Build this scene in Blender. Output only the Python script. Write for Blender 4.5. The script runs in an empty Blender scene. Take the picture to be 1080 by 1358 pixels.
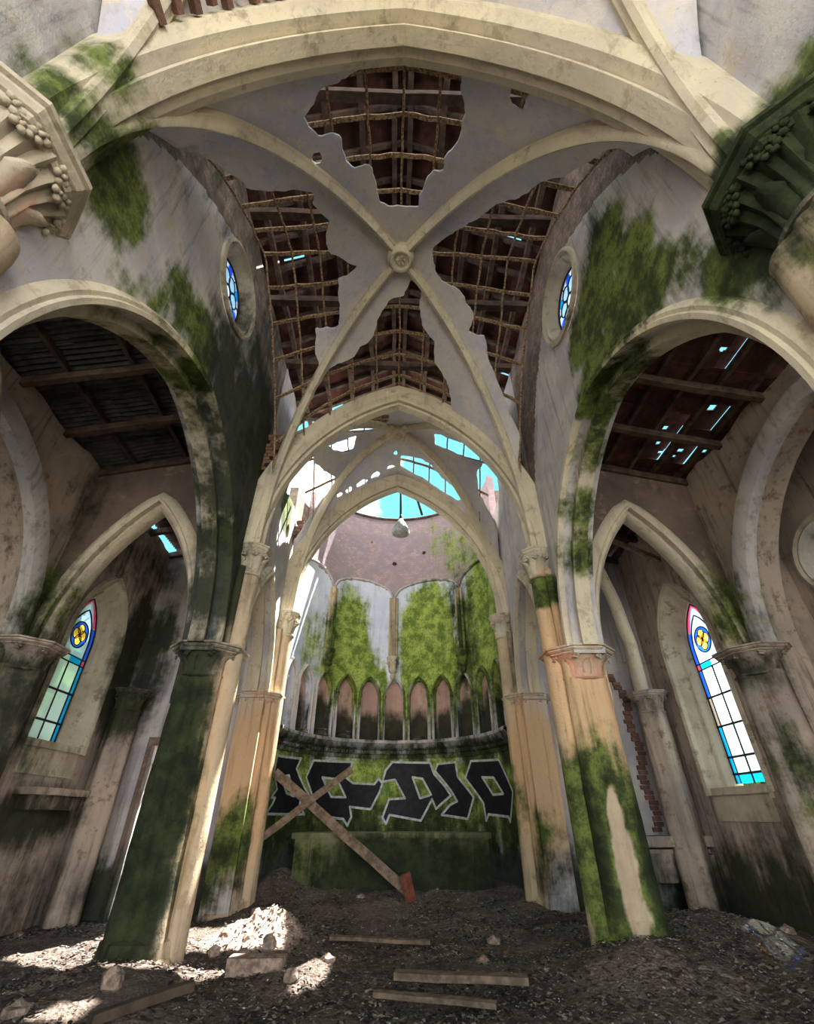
import bpy, math, random
import numpy as np
from mathutils import Vector, Matrix
rnd = random.Random(7)
sc = bpy.context.scene
PI = math.pi
# ---------------------------------------------------------------- camera
FOC, PITCH, YAW = 603.76, .5906, .0266
cF = np.array([math.sin(YAW)*math.cos(PITCH), math.cos(YAW)*math.cos(PITCH), math.sin(PITCH)])
cR = np.array([math.cos(YAW), -math.sin(YAW), 0.]); cU = np.cross(cR, cF); cC = np.array([0, 0, 1.5])
cd = bpy.data.cameras.new('camera'); cam = bpy.data.objects.new('camera', cd); sc.collection.objects.link(cam)
cd.sensor_fit = 'HORIZONTAL'; cd.sensor_width = 36; cd.lens = 36*FOC/1080; cd.clip_start = .05; cd.clip_end = 500
cam.matrix_world = Matrix.Translation(cC) @ Matrix((cR, cU, -cF)).transposed().to_4x4()
sc.camera = cam
# ---------------------------------------------------------------- sky, sun, exposure
sc.view_settings.view_transform = 'Standard'; sc.view_settings.look = 'None'
sc.view_settings.gamma = 1; sc.view_settings.use_curve_mapping = False
sc.view_settings.exposure = 2.85
W = bpy.data.worlds.new('sky'); sc.world = W; W.use_nodes = True
nt = W.node_tree; nt.nodes.clear()
o = nt.nodes.new('ShaderNodeOutputWorld'); bg = nt.nodes.new('ShaderNodeBackground')
tc = nt.nodes.new('ShaderNodeTexCoord'); nz = nt.nodes.new('ShaderNodeTexNoise'); cr = nt.nodes.new('ShaderNodeValToRGB')
nz.inputs['Scale'].default_value = 2.2; nz.inputs['Detail'].default_value = 6
sx = nt.nodes.new('ShaderNodeSeparateXYZ'); nt.links.new(tc.outputs['Generated'], sx.inputs[0])
nt.links.new(tc.outputs['Generated'], nz.inputs['Vector'])
def wm(op, a, b):
    x = nt.nodes.new('ShaderNodeMath'); x.operation = op
    for i, v in enumerate((a, b)):
        if hasattr(v, 'links'): nt.links.new(v, x.inputs[i])
        else: x.inputs[i].default_value = v
    return x.outputs[0]
# white haze towards the horizon, cyan above, broken by cloud
el = wm('SUBTRACT', sx.outputs['Z'], wm('MULTIPLY', wm('SUBTRACT', nz.outputs['Fac'], .5), 2.0)); nt.links.new(el, cr.inputs['Fac'])
e = cr.color_ramp.elements; e[0].position = .2; e[0].color = (.95, .95, .97, 1); e[1].position = .42; e[1].color = (.035, .11, .135, 1)
nt.links.new(cr.outputs['Color'], bg.inputs['Color']); bg.inputs['Strength'].default_value = 1.3
nt.links.new(bg.outputs['Background'], o.inputs['Surface'])
sd = bpy.data.lights.new('sun', 'SUN'); sun = bpy.data.objects.new('sun', sd); sc.collection.objects.link(sun)
sd.energy = 5.2; sd.angle = .009; sd.color = (1, .96, .91)
sun.rotation_euler = Vector((-.40, -.35, -1)).to_track_quat('-Z', 'Y').to_euler()
sc.cycles.max_bounces = 9; sc.cycles.diffuse_bounces = 6; sc.cycles.transparent_max_bounces = 12

# ---------------------------------------------------------------- dimensions (metres)
Y0, Y1, Y2 = 1.37, 7.43, 10.67         # transverse arches of the nave
XU, ZU, ZB, ZA = 2.62, 5.6, 10.23, 9.5  # upper capitals, bosses, arch crowns
XN = 2.75                               # nave wall face
XO = 5.9                                # outer wall face
ZL = 3.7                                # lower capitals

# ---------------------------------------------------------------- helpers
def ray(px, py):
    return cF + cR*(px-540)/FOC + cU*(679-py)/FOC
def at(px, py, ax, val):                # a point seen at px, py on the plane ax = val
    d = ray(px, py); i = 'xyz'.index(ax); return cC + d*(val-cC[i])/d[i]
_H = np.random.RandomState(5).rand(4096)
def vnoise(P, s=1.0):
    P = np.asarray(P, float)*s + 137.3; I = np.floor(P).astype(np.int64); Fr = P-I; Fr = Fr*Fr*(3-2*Fr)
    r = 0
    for a in (0, 1):
        for b in (0, 1):
            for c in (0, 1):
                h = _H[((I[..., 0]+a)*73856093 ^ (I[..., 1]+b)*19349663 ^ (I[..., 2]+c)*83492791) % 4096]
                w = (Fr[..., 0] if a else 1-Fr[..., 0])*(Fr[..., 1] if b else 1-Fr[..., 1])*(Fr[..., 2] if c else 1-Fr[..., 2])
                r = r+h*w
    return r
def fbm(P, s=1.0, n=4):
    r = 0; a = .5; t = 0
    for k in range(n):
        r = r+a*vnoise(P, s*2**k); t += a; a *= .5
    return r/t
def n2(U, V, s, o=0.): return fbm(np.stack([U, V, np.full_like(U, o)], -1), s, 4)-.5

BLOBS = []   # x, y, z, rx, ry, rz, channel (0 moss, 1 black grime and painted shade, 2 warm ochre, 3 bare brick), amount
def blob(p, r, ch, amt=1.0):
    if not hasattr(r, '__len__'): r = (r, r, r)
    BLOBS.append((*p, *r, ch, amt))
PAINT = []
def raw_mesh(name, V, F, smooth=None):
    me = bpy.data.meshes.new(name); V = np.asarray(V, float)
    me.from_pydata(V.tolist(), [], [tuple(int(i) for i in f) for f in F]); me.update()
    if smooth:
        me.shade_smooth()
        if smooth < 180: me.set_sharp_from_angle(angle=math.radians(smooth))
    return me
def link(name, me, mat=None, parent=None, paint=True):
    o = bpy.data.objects.new(name, me); sc.collection.objects.link(o)
    if mat and not me.materials: me.materials.append(mat)
    if parent is not None: o.parent = parent
    if paint and mat and mat.get('ruin'): PAINT.append(o)
    return o
def mk(name, V, F, mat, parent=None, smooth=None): return link(name, raw_mesh(name, V, F, smooth), mat, parent)
def thing(name, label, cat, loc=(0, 0, 0), group=None):
    o = bpy.data.objects.new(name, None); sc.collection.objects.link(o); o.location = loc
    o['label'] = label; o['category'] = cat; o.empty_display_size = .1
    if group: o['group'] = group
    return o
def tag(o, label, cat, group=None):
    o['label'] = label; o['category'] = cat
    if group: o['group'] = group
    return o
def struct(o): o['kind'] = 'structure'; return o
def rootE(name):
    o = bpy.data.objects.new(name, None); sc.collection.objects.link(o); o['kind'] = 'structure'; return o
def loc_of(o):
    v = np.zeros(3)
    while o is not None: v += np.array(o.location); o = o.parent
    return v
class MB:
    def __init__(s): s.V = []; s.F = []
    def add(s, V, F):
        b = len(s.V); s.V += [tuple(v) for v in V]; s.F += [tuple(i+b for i in f) for f in F]; return s
    def box(s, c, d, rot=None):
        c = np.array(c, float); P = np.array([[x, y, z] for x in (-.5, .5) for y in (-.5, .5) for z in (-.5, .5)])*np.array(d)
        if rot is not None: P = P @ np.array(rot).T
        return s.add(P+c, [(0, 1, 3, 2), (4, 6, 7, 5), (0, 4, 5, 1), (2, 3, 7, 6), (0, 2, 6, 4), (1, 5, 7, 3)])
    def beam(s, a, b, w, h, up=(0, 0, 1), jit=0):
        a = np.array(a, float); b = np.array(b, float); t = b-a; L = np.linalg.norm(t); t /= L
        u = np.array(up, float); r = np.cross(t, u); r /= np.linalg.norm(r); u = np.cross(r, t)
        n = max(1, int(L/.4)) if jit else 1; P = []; F = []
        for k in range(n+1):
            c = a+(b-a)*k/n + (np.array([rnd.uniform(-jit, jit) for _ in range(3)]) if jit else 0)
            P += [c-r*w/2-u*h/2, c+r*w/2-u*h/2, c+r*w/2+u*h/2, c-r*w/2+u*h/2]
            if k:
                q = 4*(k-1)
                F += [(q+i, q+(i+1) % 4, q+4+(i+1) % 4, q+4+i) for i in range(4)]
        F += [(3, 2, 1, 0), (4*n, 4*n+1, 4*n+2, 4*n+3)]
        return s.add(P, F)
    def tube(s, pts, r, n=8, close=False):
        pts = [np.array(p, float) for p in pts]; m = len(pts); P = []; F = []
        for k in range(m):
            t = pts[(k+1) % m]-pts[k-1] if close else pts[min(k+1, m-1)]-pts[max(k-1, 0)]
            t = t/np.linalg.norm(t); u = np.array([0, 0, 1.]) if abs(t[2]) < .9 else np.array([0, 1., 0])
            a = np.cross(t, u); a /= np.linalg.norm(a); b = np.cross(t, a); rr = r[k] if hasattr(r, '__len__') else r
            P += [pts[k]+rr*(math.cos(q*2*PI/n)*a+math.sin(q*2*PI/n)*b) for q in range(n)]
        for k in range(m if close else m-1):
            k2 = (k+1) % m
            F += [(k*n+i, k*n+(i+1) % n, k2*n+(i+1) % n, k2*n+i) for i in range(n)]
        if not close: F += [tuple(range(n))[::-1], tuple(range((m-1)*n, m*n))]
        return s.add(P, F)
    def lathe(s, c, prof, n=24, rot0=0., flute=None, sc2=(1, 1)):
        P = []; F = []
        for (r, z) in prof:
            for k in range(n):
                a = rot0+k*2*PI/n; q = r*(1+(flute(a, z) if flute else 0))
                P.append((c[0]+q*math.cos(a)*sc2[0], c[1]+q*math.sin(a)*sc2[1], c[2]+z))
        m = len(prof)
        for j in range(m-1): F += [(j*n+i, j*n+(i+1) % n, (j+1)*n+(i+1) % n, (j+1)*n+i) for i in range(n)]
        F += [tuple(range(n))[::-1], tuple(range((m-1)*n, m*n))]
        return s.add(P, F)
    def blobby(s, c, r, seed=0, sub=1, amp=.25):
        v, f = ico(sub); v = v.copy(); k = fbm(v+seed*3.7, 1.3, 3); v *= (1-amp+2*amp*k)[:, None]
        return s.add(v*np.array(r)+np.array(c), f)
    def build(s, name, mat, parent=None, smooth=None): return mk(name, s.V, s.F, mat, parent, smooth)
_ico = {}
def ico(sub):
    if sub in _ico: return _ico[sub]
    import bmesh
    bm = bmesh.new(); bmesh.ops.create_icosphere(bm, subdivisions=sub, radius=1)
    _ico[sub] = (np.array([v.co[:] for v in bm.verts]), [tuple(v.index for v in f.verts) for f in bm.faces]); bm.free()
    return _ico[sub]
def sheet(us, vs, sdf, Fr, Bk, snap=.55):
    U, V = np.meshgrid(us, vs, indexing='ij'); h = min(abs(us[1]-us[0]), abs(vs[1]-vs[0])); e = h*.1
    Uc = (U[1:, 1:]+U[:-1, :-1])/2; Vc = (V[1:, 1:]+V[:-1, :-1])/2; K = sdf(Uc, Vc) > 0
    Kp = np.zeros((U.shape[0]+1, U.shape[1]+1), int); Kp[1:-1, 1:-1] = K
    cnt = Kp[1:, 1:]+Kp[:-1, 1:]+Kp[1:, :-1]+Kp[:-1, :-1]
    inner = (cnt > 0) & (cnt < 4); inner[0, :] = 0; inner[-1, :] = 0; inner[:, 0] = 0; inner[:, -1] = 0
    U0, V0 = U.copy(), V.copy(); du, dv = abs(us[1]-us[0])*.72, abs(vs[1]-vs[0])*.72
    for _ in range(3 if snap else 0):
        s = sdf(U, V); gx = (sdf(U+e, V)-s)/e; gy = (sdf(U, V+e)-s)/e; g = np.maximum(gx*gx+gy*gy, .05)
        U = np.where(inner, np.clip(U-s*gx/g, U0-du, U0+du), U); V = np.where(inner, np.clip(V-s*gy/g, V0-dv, V0+dv), V)
    nu, nv = U.shape; idx = np.arange(nu*nv).reshape(nu, nv); N = nu*nv
    A, B, C, D = idx[:-1, :-1], idx[1:, :-1], idx[1:, 1:], idx[:-1, 1:]
    Fs = [np.stack([A, B, C, D], -1)[K], np.stack([D, C, B, A], -1)[K]+N]
    Kp = np.zeros((nu+1, nv+1), bool); Kp[1:-1, 1:-1] = K
    Kc = Kp[1:-1, 1:-1]
    for nb, (p, q) in ((Kp[:-2, 1:-1], (A, D)), (Kp[2:, 1:-1], (C, B)), (Kp[1:-1, :-2], (B, A)), (Kp[1:-1, 2:], (D, C))):
        m = Kc & ~nb
        Fs.append(np.stack([p[m], q[m], q[m]+N, p[m]+N], -1))
    F = np.concatenate(Fs); P = np.concatenate([np.stack(Fr(U, V), -1).reshape(-1, 3), np.stack(Bk(U, V), -1).reshape(-1, 3)])
    used = np.unique(F); rm = np.zeros(len(P), int); rm[used] = np.arange(len(used))
    return P[used], rm[F]
def box_sheet(name, us, vs, sdf, Fr, Bk, mat, parent=None, smooth=35):
    V, F = sheet(us, vs, sdf, Fr, Bk); return mk(name, V, F, mat, parent, smooth)
def sweep(pts, prof, b, closed=False):
    pts = np.array(pts, float); m = len(pts); b = np.array(b, float); P = []; F = []; k = len(prof)
    for i in range(m):
        t = pts[(i+1) % m]-pts[i-1] if closed else pts[min(i+1, m-1)]-pts[max(i-1, 0)]
        t = t/np.linalg.norm(t); n = np.cross(b, t); n /= np.linalg.norm(n)
        P += [pts[i]+n*a+b*c for (a, c) in prof]
    for i in range(m if closed else m-1):
        j = (i+1) % m
        F += [(i*k+q, i*k+(q+1) % k, j*k+(q+1) % k, j*k+q) for q in range(k)]
    if not closed: F += [tuple(range(k))[::-1], tuple(range((m-1)*k, m*k))]
    return P, F
def pointed(w, h, n=20, drop=0.):
    R = (w*w+h*h)/(2*w); fm = math.asin(h/R) if R >= w else PI-math.asin(h/R)
    fm = math.atan2(h, R-w)
    L = [(w-R+R*math.cos(fm*i/n), R*math.sin(fm*i/n)) for i in range(n+1)]
    out = [(x, z) for x, z in L]+[(-x, z) for x, z in L[::-1][1:]]
    if drop: out = [(w, -drop)]+out+[(-w, -drop)]
    return out
def sd_pointed(X, Z, w, h):
    R = (w*w+h*h)/(2*w); a = np.abs(X)
    return np.where(Z > 0, np.sqrt((a+R-w)**2+Z*Z)-R, a-w)
def sd_poly(U, V, poly):   # negative inside
    d = np.full(U.shape, 1e9); ins = np.zeros(U.shape, bool); n = len(poly)
    for i in range(n):
        x0, y0 = poly[i][:2]; x1, y1 = poly[(i+1) % n][:2]; dx, dy = x1-x0, y1-y0; L = dx*dx+dy*dy+1e-12
        t = np.clip(((U-x0)*dx+(V-y0)*dy)/L, 0, 1); d = np.minimum(d, (U-x0-t*dx)**2+(V-y0-t*dy)**2)
        c = ((y0 > V) != (y1 > V)); xx = x0+(V-y0)*dx/(dy if abs(dy) > 1e-9 else 1e-9); ins ^= c & (U < xx)
    d = np.sqrt(d); return np.where(ins, -d, d)
def rng(a, b, h): return np.linspace(a, b, max(2, int(round((b-a)/h))+1))

# ---------------------------------------------------------------- materials
def srgb(c): return tuple(((v/255)/12.92 if v/255 <= .04045 else ((v/255+.055)/1.055)**2.4) for v in c)+(1,)
class NT:
    def __init__(s, name):
        s.m = bpy.data.materials.new(name); s.m.use_nodes = True; s.t = s.m.node_tree; s.t.nodes.clear()
        s.out = s.n('ShaderNodeOutputMaterial')
    def n(s, k, **kw):
        x = s.t.nodes.new(k)
        for a, b in kw.items(): setattr(x, a, b)
        return x
    def l(s, a, b): s.t.links.new(a, b)
    def noise(s, vec, scale, detail=5, rough=.6):
        x = s.n('ShaderNodeTexNoise'); x.inputs['Scale'].default_value = scale; x.inputs['Detail'].default_value = detail
        x.inputs['Roughness'].default_value = rough; s.l(vec, x.inputs['Vector']); return x.outputs['Fac']
    def ramp(s, f, a, b, lo=0., hi=1.):
        x = s.n('ShaderNodeMapRange', interpolation_type='SMOOTHSTEP'); s.l(f, x.inputs['Value'])
        x.inputs['From Min'].default_value = a; x.inputs['From Max'].default_value = b
        x.inputs['To Min'].default_value = lo; x.inputs['To Max'].default_value = hi; return x.outputs['Result']
    def mix(s, f, a, b, mode='MIX'):
        x = s.n('ShaderNodeMix', data_type='RGBA', blend_type=mode)
        for i, v in ((0, f), (6, a), (7, b)):
            if hasattr(v, 'is_output') or hasattr(v, 'links'): s.l(v, x.inputs[i])
            elif i == 0: x.inputs[0].default_value = v
            else: x.inputs[i].default_value = v
        return x.outputs[2]
    def math(s, op, a, b=None):
        x = s.n('ShaderNodeMath', operation=op)
        for i, v in ((0, a), (1, b)):
            if v is None: continue
            if hasattr(v, 'links'): s.l(v, x.inputs[i])
            else: x.inputs[i].default_value = v
        return x.outputs[0]
    def scale(s, vec, v):
        x = s.n('ShaderNodeMapping'); x.inputs['Scale'].default_value = v; s.l(vec, x.inputs['Vector']); return x.outputs[0]
    def finish(s, col, rough=.9, bump=None, strength=.4, dist=.02):
        p = s.n('ShaderNodeBsdfPrincipled')
        if hasattr(col, 'links'): s.l(col, p.inputs['Base Color'])
        else: p.inputs['Base Color'].default_value = col
        p.inputs['Roughness'].default_value = rough; p.inputs['Specular IOR Level'].default_value = .25
        if bump is not None:
            b = s.n('ShaderNodeBump'); b.inputs['Strength'].default_value = strength; b.inputs['Distance'].default_value = dist
            s.l(bump, b.inputs['Height']); s.l(b.outputs[0], p.inputs['Normal'])
        s.l(p.outputs[0], s.out.inputs['Surface']); return s.m
def ruin(name, base, alt, patch=(176, 168, 150), streaks=.5, warm=(204, 170, 132), moss=((54, 64, 32), (108, 120, 58)), bcol=((156, 130, 112), (124, 104, 92), (112, 98, 88))):
    s = NT(name); P = s.n('ShaderNodeNewGeometry').outputs['Position']
    A = s.n('ShaderNodeAttribute', attribute_name='stain_shade'); sp = s.n('ShaderNodeSeparateColor'); s.l(A.outputs['Color'], sp.inputs[0])
    mo, da, wa, br = sp.outputs[0], sp.outputs[1], sp.outputs[2], A.outputs['Alpha']
    n1 = s.noise(P, .9, 5); n4 = s.noise(P, 3.5, 6, .7); nf = s.noise(P, 22, 4, .7)
    st = s.noise(s.scale(P, (5, 5, .35)), 1.6, 5, .65)
    col = s.mix(s.ramp(n1, .4, .62), srgb(base), srgb(alt))
    col = s.mix(s.ramp(n4, .55, .66), col, srgb(patch))
    # warm washes
    wm = s.ramp(s.math('ADD', wa, s.math('MULTIPLY', s.math('SUBTRACT', st, .5), 1.1)), .3, .75)
    col = s.mix(wm, col, srgb(warm))
    # rain streaks and general dirt
    col = s.mix(s.ramp(st, .5, .72, 0, streaks), col, srgb((92, 80, 64)))
    col = s.mix(s.ramp(nf, .58, .75, 0, .35), col, srgb((70, 62, 52)))
    # bare brick
    bt = s.n('ShaderNodeTexBrick'); bt.offset = .5
    bt.inputs['Scale'].default_value = 3.6; bt.inputs['Color1'].default_value = srgb(bcol[0]); bt.inputs['Color2'].default_value = srgb(bcol[1])
    bt.inputs['Mortar'].default_value = srgb((158, 146, 140)); bt.inputs['Mortar Size'].default_value = .025
    cb = s.n('ShaderNodeCombineXYZ'); sx = s.n('ShaderNodeSeparateXYZ'); s.l(P, sx.inputs[0])
    s.l(s.math('ADD', sx.outputs[0], sx.outputs[1]), cb.inputs[0]); s.l(sx.outputs[2], cb.inputs[1]); s.l(cb.outputs[0], bt.inputs['Vector'])
    bm = s.ramp(s.math('ADD', br, s.math('MULTIPLY', s.math('SUBTRACT', n4, .5), .5)), .42, .52)
    bc = s.mix(s.ramp(n4, .4, .6), bt.outputs['Color'], srgb(bcol[2]))
    col = s.mix(bm, col, bc)
    # moss, grime and painted shade
    nm = s.noise(P, 2.2, 7, .68); nmS = s.noise(s.scale(P, (4, 4, .6)), 1.5, 5, .6)
    nn = s.math('ADD', s.math('MULTIPLY', nm, .6), s.math('MULTIPLY', nmS, .4))
    mm = s.ramp(s.math('ADD', mo, s.math('MULTIPLY', s.math('SUBTRACT', nn, .5), 1.3)), .26, .58)
    mc = s.mix(s.ramp(n4, .38, .62), srgb(moss[0]), srgb(moss[1]))
    mc = s.mix(s.ramp(nf, .45, .7, 0, .6), mc, srgb((44, 58, 22)))
    col = s.mix(mm, col, mc)
    dm = s.ramp(s.math('ADD', da, s.math('MULTIPLY', s.math('SUBTRACT', nn, .5), 1.3)), .27, .72, 0, .95)
    dc = s.mix(s.ramp(n4, .4, .65), srgb((26, 32, 20)), srgb((44, 54, 30)))
    col = s.mix(dm, col, dc)
    h = s.math('ADD', s.math('MULTIPLY', nf, .6), s.math('ADD', n4, s.math('MULTIPLY', bm, s.math('MULTIPLY', bt.outputs['Fac'], -.5))))
    m = s.finish(col, .92, h, .55, .03); m['ruin'] = 1; return m
def simple(name, c1, c2, scale=4, rough=.85, stretch=(1, 1, 1), bump=.4, obj=True, var=.0):
    s = NT(name); P = s.n('ShaderNodeTexCoord').outputs['Object'] if obj else s.n('ShaderNodeNewGeometry').outputs['Position']
    n = s.noise(s.scale(P, stretch), scale, 6, .65); col = s.mix(s.ramp(n, .35, .65), srgb(c1), srgb(c2))
    if var:
        oi = s.n('ShaderNodeObjectInfo'); col = s.mix(s.ramp(oi.outputs['Random'], 0, 1, 0, var), col, srgb(tuple(v*.45 for v in c1)))
    return s.finish(col, rough, n, bump, .02)
def glass(name, c, clear=.55):
    s = NT(name); t = s.n('ShaderNodeBsdfTransparent'); t.inputs[0].default_value = srgb(c)
    d = s.n('ShaderNodeBsdfTranslucent'); d.inputs[0].default_value = srgb(c); g = s.n('ShaderNodeBsdfGlossy'); g.inputs['Roughness'].default_value = .1
    a = s.n('ShaderNodeMixShader'); a.inputs[0].default_value = 1-clear; s.l(t.outputs[0], a.inputs[1]); s.l(d.outputs[0], a.inputs[2])
    b = s.n('ShaderNodeMixShader'); b.inputs[0].default_value = .04; s.l(a.outputs[0], b.inputs[1]); s.l(g.outputs[0], b.inputs[2])
    s.l(b.outputs[0], s.out.inputs['Surface']); return s.m
M_wall = ruin('old_plaster', (196, 190, 184), (170, 166, 170), (176, 164, 150))
M_web = ruin('vault_plaster', (202, 195, 192), (184, 182, 194), (204, 194, 180), .2)
M_rib = ruin('cream_moulding', (210, 198, 170), (194, 182, 162), (176, 162, 138), .3)
M_stone = ruin('column_render', (196, 176, 146), (176, 156, 130), (160, 140, 112), .6, (206, 170, 130))
M_cap = ruin('capital_stucco', (202, 192, 170), (176, 164, 144), (150, 140, 122), .25, (206, 150, 122))
M_apse = ruin('apse_plaster', (222, 226, 240), (204, 210, 228), (206, 206, 208), .2, moss=((100, 122, 48), (168, 184, 92)), bcol=((196, 166, 164), (168, 142, 148), (160, 142, 148)))
M_aisle = ruin('aisle_plaster', (182, 164, 148), (156, 142, 132), (136, 116, 98), .85)
M_brown = ruin('bare_render', (118, 100, 90), (98, 84, 78), (132, 112, 96), .4)
M_niche = ruin('niche_render', (196, 160, 146), (180, 144, 132), (168, 140, 126), .25)
M_alt = ruin('altar_render', (128, 124, 96), (96, 98, 70), (80, 84, 56), .4)
M_brick = simple('brick', (150, 112, 94), (112, 84, 74), 9, var=.5)
M_lath = simple('flaking_lath', (176, 150, 118), (92, 66, 50), 26, bump=.6)
M_rafter = simple('old_rafter', (104, 84, 72), (64, 52, 46), 5, stretch=(1, 1, 1), var=.4)
M_tile = simple('roof_tile', (104, 64, 54), (70, 46, 42), 6, var=.6)
M_sheet = simple('grey_sheeting', (92, 88, 86), (60, 58, 58), 5, var=.35)
M_plank = simple('weathered_plank', (134, 114, 96), (92, 78, 64), 4, bump=.5, obj=False, stretch=(2, 2, 2))
M_rust = simple('rust_red_block', (122, 66, 50), (84, 50, 40), 9)
M_iron = simple('dark_iron', (34, 34, 38), (56, 52, 50), 9)
M_black = simple('black_paint', (14, 14, 18), (30, 30, 36), 7, .6, obj=False)
M_white = simple('white_paint', (196, 200, 198), (150, 156, 150), 11, .6, obj=False)
M_rub = simple('mortar_rubble', (168, 146, 130), (112, 94, 82), 14, bump=.8, obj=False)
M_dust = simple('leaf_dust', (150, 140, 128), (96, 84, 72), 3, obj=False)
M_bounce_yard = simple('bounce_yard', (176, 171, 160), (154, 150, 134), 2, obj=False)  # outdoor ground toned pale to bounce sunlight up into the vaults
M_leaf = simple('tree_leaf', (96, 130, 56), (140, 166, 84), 3, obj=False)
M_bark = simple('bark', (84, 70, 56), (60, 50, 40), 5)
M_house = simple('house_wall', (206, 196, 140), (188, 178, 124), 2, obj=False)
M_hroof = simple('house_roof', (120, 110, 90), (96, 88, 74), 3, obj=False)
G = {k: glass('glass_'+k, c, cl) for k, c, cl in (('clear', (214, 228, 228), .5), ('blue', (96, 150, 235), .4), ('cyan', (60, 190, 225), .4),
     ('pink', (225, 130, 170), .4), ('yellow', (250, 226, 140), .4), ('pale', (205, 222, 240), .5))}
def floor_mat():
    s = NT('debris_floor'); P = s.n('ShaderNodeNewGeometry').outputs['Position']
    n = s.noise(P, 1.2, 6, .7); f = s.noise(P, 14, 6, .75); g = s.noise(P, 55, 3, .7)
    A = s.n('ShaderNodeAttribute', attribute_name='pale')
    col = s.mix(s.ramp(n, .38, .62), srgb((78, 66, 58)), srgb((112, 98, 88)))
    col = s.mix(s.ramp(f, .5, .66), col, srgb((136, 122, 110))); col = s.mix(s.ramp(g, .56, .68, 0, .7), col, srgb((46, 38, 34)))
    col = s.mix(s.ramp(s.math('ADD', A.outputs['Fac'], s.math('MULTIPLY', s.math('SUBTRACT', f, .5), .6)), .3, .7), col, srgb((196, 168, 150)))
    vo = s.n('ShaderNodeTexVoronoi'); vo.inputs['Scale'].default_value = 30; s.l(P, vo.inputs['Vector'])
    h = s.math('ADD', f, s.math('MULTIPLY', vo.outputs['Distance'], .8))
    return s.finish(col, .95, h, .9, .05)
M_floor = floor_mat()

# ================================================================ VAULTS
def arch_z(x, w=XU, h=ZA-ZU+.3):
    R = (w*w+h*h)/(2*w); a = np.clip(np.abs(x), 0, w); return ZU+np.sqrt(np.maximum(R*R-(a+R-w)**2, 0))
def vault_z(x, y, ya, yb):
    ym = (ya+yb)/2; hy = (yb-ya)/2; a = np.clip(np.abs(x)/XU, 0, 1); b = np.clip(np.abs(y-ym)/hy, 0, 1)
    zr = lambda q: ZU+(ZB-ZU)*np.sqrt(np.maximum(1-q*q, 0))
    za = arch_z(a*XU); zs = arch_z(b*XU)+.18*(1-b)
    t1 = np.clip((b-a)/np.maximum(1-a, 1e-4), 0, 1); t2 = np.clip((a-b)/np.maximum(1-b, 1e-4), 0, 1)
    return np.where(b >= a, zr(a)*(1-t1)+za*t1, zr(b)*(1-t2)+zs*t2)+.03
def on_vault(px, py, ya, yb):
    d = ray(px, py)
    lo = None
    for k in range(400):
        t = 2+k*.05; p = cC+d*t
        if abs(p[0]) > XU+.3 or p[1] > yb+.3: break
        if p[1] < ya-.3: continue
        if p[2] > float(vault_z(np.array(p[0]), np.array(p[1]), ya, yb)): return (p[0], p[1])
    return (max(-XU-.15, min(XU+.15, p[0])), max(ya-.1, min(yb+.1, p[1])))
def vault(name, ya, yb, holes, circles, h=.035, mat=None, rag=.05):
    hy = (yb-ya)/2; ym = (ya+yb)/2
    ps = rng(-1, 1, h/2.0); qs = rng(-1, 1, h/(hy*.8))
    X = lambda p: XU*1.03*np.sin(p*PI/2); Yf = lambda q: ym+hy*np.sin(q*PI/2*.999)
    sdp = [hp for hp in holes]
    def sdf_xy(x, y):
        s = np.full(x.shape, 9.)
        for hp in sdp: s = np.minimum(s, sd_poly(x, y, hp))
        for (cx, cy, r) in circles: s = np.minimum(s, np.hypot(x-cx, y-cy)-r)
        return s+n2(x, y, 2.6, 3)*rag*2+n2(x, y, 11, 7)*rag*1.8
    # work in curve parameters, scaled to metres near the crown
    sdf = lambda p, q: sdf_xy(X(p), Yf(q))
    U, V = np.meshgrid(ps, qs, indexing='ij')
    def Fr(p, q): x = X(p); y = Yf(q); return x, y, vault_z(x, y, ya, yb)+.02*n2(x, y, 1.5, 1)
    def Bk(p, q): x = X(p); y = Yf(q); return x, y, vault_z(x, y, ya, yb)+.05
    def sheet_ns(us, vs):   # no gradient snapping in parameter space: fine grid gives the ragged plaster edge
        return sheet(us, vs, sdf, Fr, Bk)
    V_, F_ = sheet_ns(ps, qs); return struct(mk(name, V_, F_, mat or M_web, None, 40))
def P1(l, ya=Y0, yb=Y1): return [on_vault(px, py, ya, yb) for px, py in l]
b1_holes = [
  P1([(403,155),(411,140),(425,118),(450,105),(475,95),(500,82),(510,76),(532,72),(540,86),(566,78),(567,63),(585,62),(602,75),(612,100),(612,120),(617,150),(608,185),(590,210),(588,225),(575,228),(562,245),(555,272),(520,274),(504,268),(497,235),(490,218),(470,222),(455,205),(450,182),(440,176),(425,182),(408,170)]),
  P1([(679,98),(695,97),(702,120),(692,143),(680,130)]),
  P1([(262,200),(290,218),(332,250),(372,252),(418,254),(415,268),(436,292),(432,310),(438,335),(473,352),(466,362),(452,370),(450,400),(447,432),(420,438),(418,470),(425,492)])+[(-2.2, 7.1), (-2.9, 7.5), (-2.9, 1.95)],
  P1([(822,192),(800,200),(768,222),(745,235),(715,243),(690,262),(660,268),(630,290),(600,310),(573,330),(578,358),(590,372),(610,385),(632,420),(622,438),(642,448),(650,480),(665,515),(672,545),(688,575)])+[(2.5, 7.2), (2.9, 7.5), (2.9, 2.1)],
  P1([(545,372),(535,392),(515,398),(500,425),(496,448),(478,460),(470,472),(440,488),(430,498)])+[(-2.3, 7.15), (-2.2, 7.6), (1.35, 7.6)]+P1([(598,528),(590,500),(575,480),(577,455),(560,430),(556,400),(560,380)]),
]
c421 = on_vault(421, 210, Y0, Y1)
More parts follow.
